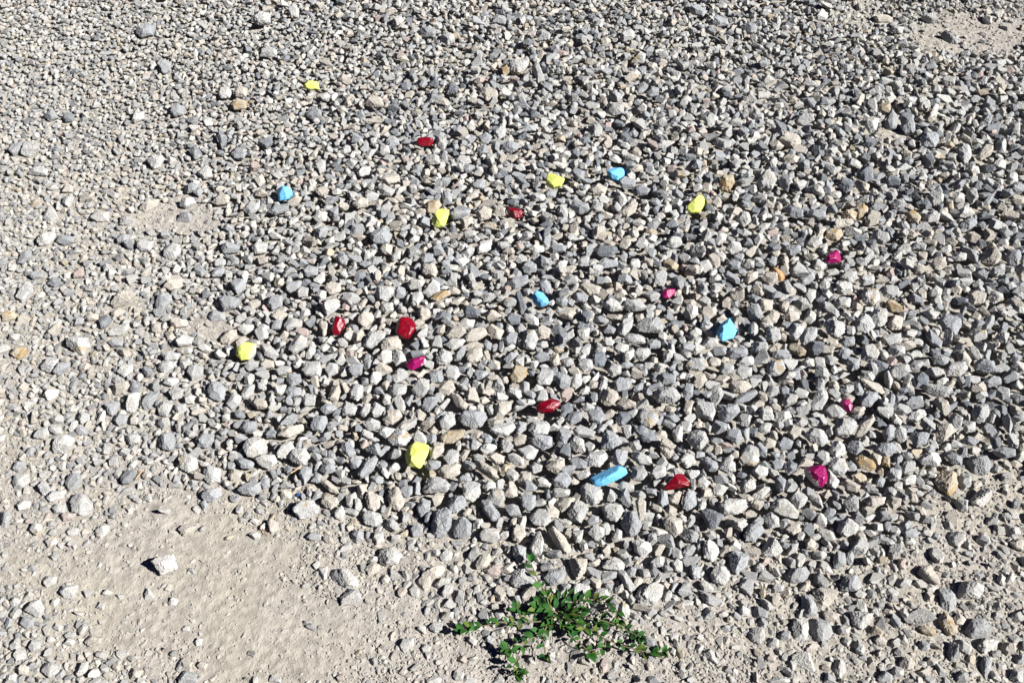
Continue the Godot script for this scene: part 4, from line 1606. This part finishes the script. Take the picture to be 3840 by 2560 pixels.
func scatter() -> void:
	var stones := []
	for k in 26:
		stones.append([proto(3 if k < 16 else 2, rng.randi_range(8, 13), rng.randf_range(28.0, 60.0)), [], []])
	var grits := []
	for k in 10:
		grits.append([proto(1, rng.randi_range(8, 11), 14.0), [], []])
	var total := 0
	# smallest and largest half length (m), tries, how free the place must be, kind of pass
	var passes := [[0.0125, 0.0185, 14000, 0.95, 0], [0.0088, 0.0128, 80000, 0.90, 0], [0.0058, 0.0088, 150000, 0.86, 1], [0.0040, 0.0062, 190000, 0.80, 2], [0.0024, 0.0040, 190000, 0.70, 3], [0.0085, 0.0165, 9000, 0.0, 4]]
	for p in passes:
		for t in int(p[2]):
			var z := rng.randf_range(-3.75, -0.42)
			var half := 0.62 + 0.56 * -z
			var x := rng.randf_range(-half, half)
			var px := pixel_of(Vector3(x, 0, z))
			var ii := int((x - GX0) / CELL)
			var jj := int((z - GZ0) / CELL)
			if occupied[jj * GNX + ii] and p[4] != 4:
				continue
			var bare := bareness(px.x, px.y)
			var cov := grid_value(COVER, px.x, px.y) * (1.0 - bare)
			var sz := grid_value(SIZES, px.x, px.y)
			var a: float = rng.randf_range(p[0], p[1])
			var chance := 1.0
			if p[4] == 0:
				a *= lerpf(0.62, 1.08, smoothstep(0.4, 1.0, sz))
				chance = 1.0 if 0.5 + 0.62 * fine.get_noise_2d(x * 27.0, z * 27.0) < cov * 1.06 else 0.0
			elif p[4] == 1:
				chance = (1.0 if 0.5 + 0.62 * fine.get_noise_2d(x * 40.0 + 9.0, z * 40.0) < cov + 0.1 else 0.01) * (1.0 - 0.93 * bare)
			elif p[4] == 2:
				chance = (0.8 if 0.5 + 0.62 * fine.get_noise_2d(x * 55.0, z * 55.0 + 4.0) < cov + 0.36 else 0.05) * (1.0 - 0.93 * bare)
			elif p[4] == 3:
				chance = 0.8 * (1.0 - 0.9 * bare) * (1.0 - 0.55 * cov)
			else:
				chance = 0.45 * smoothstep(0.75, 1.0, cov)
			if rng.randf() > chance:
				continue
			var b := a * rng.randf_range(0.62, 0.95)
			var yaw := rng.randf() * TAU
			var cy := cos(yaw)
			var sy := sin(yaw)
			if p[4] == 4:
				if on_traced(x, z, a * 1.15):
					continue
				stamp_ellipse(x, z, a, b, cy, sy, 2)
			else:
				if free_share(x, z, a, b, cy, sy) < p[3]:
					continue
				stamp_ellipse(x, z, a * 0.93, b * 0.93, cy, sy, 1)
			var hgt := b * rng.randf_range(0.8, 1.1)
			var buried := lerpf(0.45, -0.25, smoothstep(0.3, 0.95, cov))
			if p[4] == 2 or p[4] == 3:
				buried = minf(buried + 0.25, 0.5)
			var y: float = ground_y(x, z) - dip(cov) * [0.0, 0.35, 0.9, 1.0, 0.0][p[4]] + hgt * 0.62 * (0.75 - buried) + cov * [0.009, 0.004, 0.0, 0.0, 0.021][p[4]]
			var tilt := 0.5 if p[4] == 0 else 0.7
			var bs := Basis(Vector3.UP, yaw) * Basis(Vector3(1, 0, 0), rng.randf_range(-tilt, tilt)) * Basis(Vector3(0, 0, 1), rng.randf_range(-tilt, tilt) * 0.7)
			if rng.randf() < 0.5:
				bs = bs * Basis(Vector3(1, 0, 0), PI)
			bs = bs * Basis.from_scale(Vector3(a, hgt, b) * 1.1)
			var c := random_tone(clampf(0.03 + 0.35 * (1.0 - cov) + (0.2 if p[4] == 2 or p[4] == 3 else 0.0), 0.0, 0.75))
			var bin = stones[rng.randi() % (16 if p[4] != 1 else 26)] if p[4] <= 1 or p[4] == 4 else grits[rng.randi() % 10]
			if p[4] == 2:
				bin = stones[16 + rng.randi() % 10]
			bin[1].append(Transform3D(bs, Vector3(x, y, z)))
			bin[2].append(c)
			total += 1
	# grit lying in every gap
	var gc := 0
	for t in 240000:
		var z := rng.randf_range(-3.6, -0.45)
		var half := 0.6 + 0.54 * -z
		var x := rng.randf_range(-half, half)
		var ii := int((x - GX0) / CELL)
		var jj := int((z - GZ0) / CELL)
		if occupied[jj * GNX + ii]:
			continue
		var px := pixel_of(Vector3(x, 0, z))
		var bare := bareness(px.x, px.y)
		if rng.randf() < bare * 0.9:
			continue
		var a := rng.randf_range(0.0011, 0.0025)
		var bs := Basis(Vector3.UP, rng.randf() * TAU) * Basis.from_scale(Vector3(a, a * 0.7, a * rng.randf_range(0.6, 1.0)))
		var bin = grits[rng.randi() % 10]
		bin[1].append(Transform3D(bs, Vector3(x, ground_y(x, z) - dip(grid_value(COVER, px.x, px.y) * (1.0 - bare)) + a * 0.25 + 0.0008, z)))
		bin[2].append(random_tone(0.5))
		gc += 1
	#print("leaves ", get_node("weed").get_child_count(), " stones ", total, " grit ", gc)
	var gravel: Node3D = get_node("gravel")
	for s in stones:
		add_copies(gravel, "pebbles", s)
	var grit := Node3D.new()
	thing(grit, "grit", "fine stone grit and chips between the gravel stones", "grit")
	grit.set_meta("kind", "stuff")
	for s in grits:
		add_copies(grit, "chips", s)


func add_copies(parent: Node3D, called: String, s: Array) -> void:
	var mm := MultiMesh.new()
	mm.transform_format = MultiMesh.TRANSFORM_3D
	mm.use_colors = true
	mm.mesh = s[0]
	mm.instance_count = s[1].size()
	for k in s[1].size():
		mm.set_instance_transform(k, s[1][k])
		mm.set_instance_color(k, s[2][k])
	var mi := MultiMeshInstance3D.new()
	mi.name = called
	mi.multimesh = mm
	mi.material_override = pebble_mat
	mi.set_meta("kind", "stuff")
	parent.add_child(mi, true)


# ---------------------------------------------------------------- small things
func tube(path: Array, r0: float, r1: float, sides := 6) -> ArrayMesh:
	var vs := PackedVector3Array()
	var idx := PackedInt32Array()
	for k in path.size():
		var t: Vector3 = (path[mini(k + 1, path.size() - 1)] - path[maxi(k - 1, 0)]).normalized()
		var u := t.cross(Vector3.UP if absf(t.y) < 0.9 else Vector3.RIGHT).normalized()
		var v := t.cross(u)
		var r := lerpf(r0, r1, float(k) / (path.size() - 1))
		for s in sides:
			var a := TAU * s / sides
			vs.append(path[k] + (u * cos(a) + v * sin(a)) * r)
	for k in path.size() - 1:
		for s in sides:
			var a := k * sides + s
			var b := k * sides + (s + 1) % sides
			for q in [a, b, a + sides, b, b + sides, a + sides]:
				idx.append(q)
	for e in [0, path.size() - 1]:
		var c := vs.size()
		vs.append(path[e])
		for s in sides:
			var a: int = e * sides + s
			var b: int = e * sides + (s + 1) % sides
			for q in ([c, b, a] if e == 0 else [c, a, b]):
				idx.append(q)
	return mesh_of(vs, idx)


func smooth_path(pts: Array, steps := 5) -> Array:
	var out := []
	for k in pts.size() - 1:
		var p0: Vector3 = pts[maxi(k - 1, 0)]
		var p3: Vector3 = pts[mini(k + 2, pts.size() - 1)]
		for s in steps:
			out.append((pts[k] as Vector3).cubic_interpolate(pts[k + 1], p0, p3, float(s) / steps))
	out.append(pts[-1])
	return out


func straw(text: String, ox: float, oy: float, s: float, y: float, r: float, c: Color, called: String, label: String) -> void:
	var pts := []
	for p in points_of(text, ox, oy, s):
		pts.append(at_height(p.x, p.y, y + rng.randf_range(-0.002, 0.002)))
	var base: Vector3 = pts[0]
	var path := []
	for p in smooth_path(pts):
		path.append(p - base)
	var o := MeshInstance3D.new()
	o.mesh = tube(path, r, r * 0.6)
	o.material_override = flat_mat(c)
	o.position = base
	thing(o, called, label, "twig" if called == "twig" else "straw")


func small_things() -> void:
	var k := 0.5484
	straw("925,175 945,150 985,108", 0, 1700, k, 0.012, 0.0012, Color(0.42, 0.26, 0.12), "straw", "short brown straw between small stones at the edge of the dust")
	straw("1985,135 2020,115 2062,88", 0, 1700, k, 0.014, 0.0012, Color(0.48, 0.33, 0.18), "straw", "tan straw lying across stones close to the curled shell")
	straw("1792,508 1815,545 1842,566", 0, 1700, k, 0.005, 0.001, Color(0.33, 0.16, 0.08), "straw", "reddish-brown bent straw on the dust")
	straw("375,235 410,236 445,247", 0, 1700, k, 0.008, 0.0012, Color(0.50, 0.43, 0.33), "straw", "pale straw stub beside a blue-grey stone near the dust")
	straw("300,456 350,452 398,456", 0, 1700, k, 0.007, 0.001, Color(0.56, 0.50, 0.42), "straw", "bleached straw next to the pinkish stone")
	straw("1142,60 1138,130 1135,190 1138,240", 1280, 860, k, 0.026, 0.0009, Color(0.36, 0.31, 0.26), "straw", "thin grey dry stalk lying over dense gravel")
	straw("1930,1172 1945,1163 1960,1153", 1280, 0, k, 0.022, 0.0026, Color(0.40, 0.17, 0.05), "twig", "short orange-brown twig touching the wedge-shaped blue stone")
	straw("2205,490 2200,520 2180,545", 2560, 860, k, 0.02, 0.001, Color(0.30, 0.16, 0.08), "twig", "thin curved dark brown twig in dense gravel")
	straw("715,275 750,250 770,235 772,200", 2560, 1700, k, 0.008, 0.001, Color(0.30, 0.20, 0.12), "twig", "thin curved twig below the pointed magenta stone")
	straw("700,10 560,20 500,45 470,60", 2560, 0, k, 0.02, 0.001, Color(0.55, 0.46, 0.33), "straw", "long pale dry grass stalk arching over far gravel")
	# bark flake
	var px := points_of("580,268 640,258 700,310 735,338 700,356 655,350 645,315", 2560, 860, k)
	var s := stone_from(px, 0.016, 0.0, 0.4)
	var pts := cut_points(s.normals, s.dists, 3, 20.0, 0.3, 4.0)
	var fl := MeshInstance3D.new()
	fl.mesh = mesh_of(pts, ico(3)[1], tone_colors(pts, s.size, Color(0.50, 0.30, 0.16), Color(0.40, 0.22, 0.11), 0.0, 3.0))
	fl.material_override = stone_mat
	fl.position = s.at
	thing(fl, "bark_flake", "tan-orange bark flake lying on grey gravel", "bark")
	stamp(px, s.at.y)
	# curled shell, half sunk
	var path := []
	var c := at_height(882, 1867, 0.003)
	for q in 61:
		var t := q / 60.0
		var r := lerpf(0.0012, 0.0088, t)
		path.append(Vector3(cos(t * 5.0 * PI + 0.6) * r, 0.004 * (1.0 - t), sin(t * 5.0 * PI + 0.6) * r))
	var sh := MeshInstance3D.new()
	sh.mesh = tube(path, 0.0008, 0.0030, 8)
	sh.material_override = flat_mat(Color(0.20, 0.20, 0.205), 0.6)
	sh.position = c
	thing(sh, "snail_shell", "dark grey curled shell half sunk in grit", "shell")
	stamp(points_of("860,1850 900,1850 905,1890 862,1888"), 0.0)
	# blue glass chip
	var gp := points_of("1820,460 1840,405 1880,385 1915,410 1900,465 1855,490", 800, 1780, 0.17)
	var gs := stone_from(gp, 0.002, 0.0, 1.2)
	var gpts := cut_points(gs.normals, gs.dists, 3, 10.0, 0.02, 1.0)
	var gm := MeshInstance3D.new()
	gm.mesh = mesh_of(gpts, ico(3)[1])
	var gmat := flat_mat(Color(0.03, 0.08, 0.30), 0.08)
	gm.material_override = gmat
	gm.position = gs.at
	thing(gm, "glass_chip", "tiny shiny dark blue glass chip in the grit", "glass")
	stamp(gp, 0.002)
	# grass at the far edge
	var tuft := Node3D.new()
	tuft.position = at_height(20, -10, 0.0)
	thing(tuft, "grass_tuft", "small green grass tuft at the edge of the far pale gravel", "grass")
	var gmat2 := flat_mat(Color(0.07, 0.14, 0.02))
	for q in 16:
		var az := rng.randf() * TAU
		var len := rng.randf_range(0.012, 0.03)
		var foot := Vector3(rng.randf_range(-0.02, 0.02), 0, rng.randf_range(-0.02, 0.01))
		var bend := Vector3(cos(az), 0, sin(az)) * len * 0.6
		var bl := MeshInstance3D.new()
		bl.name = "blade"
		bl.mesh = tube([foot, foot + bend * 0.3 + Vector3.UP * len * 0.5, foot + bend + Vector3.UP * len * 0.7], 0.0012, 0.0003, 4)
		bl.material_override = gmat2
		tuft.add_child(bl, true)


# ---------------------------------------------------------------- weed
func leaf_mesh() -> ArrayMesh:
	var vs := PackedVector3Array()
	var idx := PackedInt32Array()
	var w := [0.02, 0.14, 0.22, 0.245, 0.20, 0.12, 0.01]
	for k in 7:
		var t := k / 6.0
		var y := 0.10 * sin(t * PI * 0.9) - 0.05 * t
		vs.append(Vector3(-w[k], y + w[k] * 0.35, -t))
		vs.append(Vector3(0, y, -t))
		vs.append(Vector3(w[k], y + w[k] * 0.35, -t))
	for k in 6:
		for s in 2:
			var a := k * 3 + s
			for q in [a, a + 3, a + 1, a + 1, a + 3, a + 4]:
				idx.append(q)
	return mesh_of(vs, idx)


func weed() -> void:
	var stems := [
		"1200,590 1130,520 1095,410 1035,300 985,190 958,120",
		"1200,590 1100,650 960,668 860,690 760,678 680,670 560,695 440,710 310,745",
		"960,662 905,622 860,600 818,560",
		"1190,620 1080,712 1000,790 910,850 850,940 815,1040 800,1090 850,1150",
		"910,850 830,862 740,910",
		"1150,640 1090,730 1065,810 1080,890 1090,970",
		"1210,600 1330,660 1420,705 1540,762 1640,822 1740,862 1860,902 1980,932 2080,950 2165,945",
		"1210,585 1300,592 1400,610 1520,630 1640,662 1760,702 1850,745 1930,790 1965,820",
		"1200,580 1260,522 1330,490 1400,465 1490,460 1570,470 1650,490 1720,520 1755,590 1765,660",
		"1205,610 1250,680 1310,740 1360,830 1440,890 1500,960",
		"1200,590 1160,560 1080,545 1000,540",
		"1220,600 1280,580 1310,560",
		"1420,705 1440,730 1370,745",
		"1540,762 1570,700 1600,690",
		"1640,822 1640,880 1620,910"]
	var root := Node3D.new()
	root.position = at_height(1600 + 1200 * 0.4082, 2060 + 590 * 0.4082, 0.0)
	thing(root, "weed", "sprawling green knotweed with small oval leaves rooted in the grit", "weed")
	var stem_mat := flat_mat(Color(0.115, 0.10, 0.045), 0.6)
	var leaf_mats := []
	for c in [Color(0.016, 0.064, 0.010), Color(0.022, 0.078, 0.013), Color(0.012, 0.050, 0.010), Color(0.034, 0.094, 0.016), Color(0.07, 0.10, 0.02)]:
		var m := flat_mat(c, 0.7)
		m.metallic_specular = 0.25
		m.cull_mode = BaseMaterial3D.CULL_DISABLED
		m.backlight_enabled = true
		m.backlight = Color(0.06, 0.1, 0.03)
		leaf_mats.append(m)
	var lm := leaf_mesh()
	for si in stems.size():
		var pts := []
		var raw := points_of(stems[si], 1600, 2060, 0.4082)
		for k in raw.size():
			var t := float(k) / (raw.size() - 1)
			pts.append(at_height(raw[k].x, raw[k].y, 0.006 + 0.012 * minf(1.0, t * 3.0) + rng.randf_range(-0.003, 0.004) + (0.006 if si == 0 and k > 2 else 0.0)) - root.position)
		var path := smooth_path(pts, 6)
		var st := MeshInstance3D.new()
		st.name = "stem"
		st.mesh = tube(path, 0.0015, 0.0008, 6)
		st.material_override = stem_mat
		root.add_child(st, true)
		var run := 0.0
		var next := 0.012
		for k in range(1, path.size()):
			run += path[k].distance_to(path[k - 1])
			if run < next:
				continue
			var share := float(k) / path.size()
			next = run + rng.randf_range(0.009, 0.015) * (0.55 if share > 0.75 else (1.5 if si == 0 else 1.0))
			var dir: Vector3 = (path[k] - path[k - 1]).normalized()
			for side in [-1.0, 1.0]:
				if rng.randf() < 0.22:
					continue
				var yaw: float = side * rng.randf_range(0.45, 1.25)
				var fwd := dir.rotated(Vector3.UP, yaw)
				fwd.y = rng.randf_range(-0.1, 0.75)
				leaf(root, lm, leaf_mats, path[k], fwd.normalized(), rng.randf_range(0.011, 0.020))
		var tip: Vector3 = (path[-1] - path[-3]).normalized()
		for q in 4:
			var fwd := tip.rotated(Vector3.UP, rng.randf_range(-1.3, 1.3))
			fwd.y = rng.randf_range(0.0, 0.8)
			leaf(root, lm, leaf_mats, path[-1], fwd.normalized(), rng.randf_range(0.012, 0.019))
	for q in 56:
		var az := rng.randf() * TAU
		var rr := rng.randf_range(0.004, 0.045)
		leaf(root, lm, leaf_mats, Vector3(cos(az) * rr, 0.012, sin(az) * rr * 0.7), Vector3(cos(az + rng.randf_range(-0.6, 0.6)), rng.randf_range(0.1, 0.9), sin(az)).normalized(), rng.randf_range(0.011, 0.020))


func leaf(root: Node3D, m: Mesh, mats: Array, at: Vector3, fwd: Vector3, len: float) -> void:
	var o := MeshInstance3D.new()
	o.name = "leaf"
	o.mesh = m
	o.material_override = mats[rng.randi() % mats.size()]
	o.transform = Transform3D(Basis.looking_at(fwd, Vector3.UP).rotated(fwd, rng.randf_range(-0.5, 0.5)).scaled_local(Vector3(len * rng.randf_range(0.85, 1.25), len, len)), at)
	root.add_child(o, true)
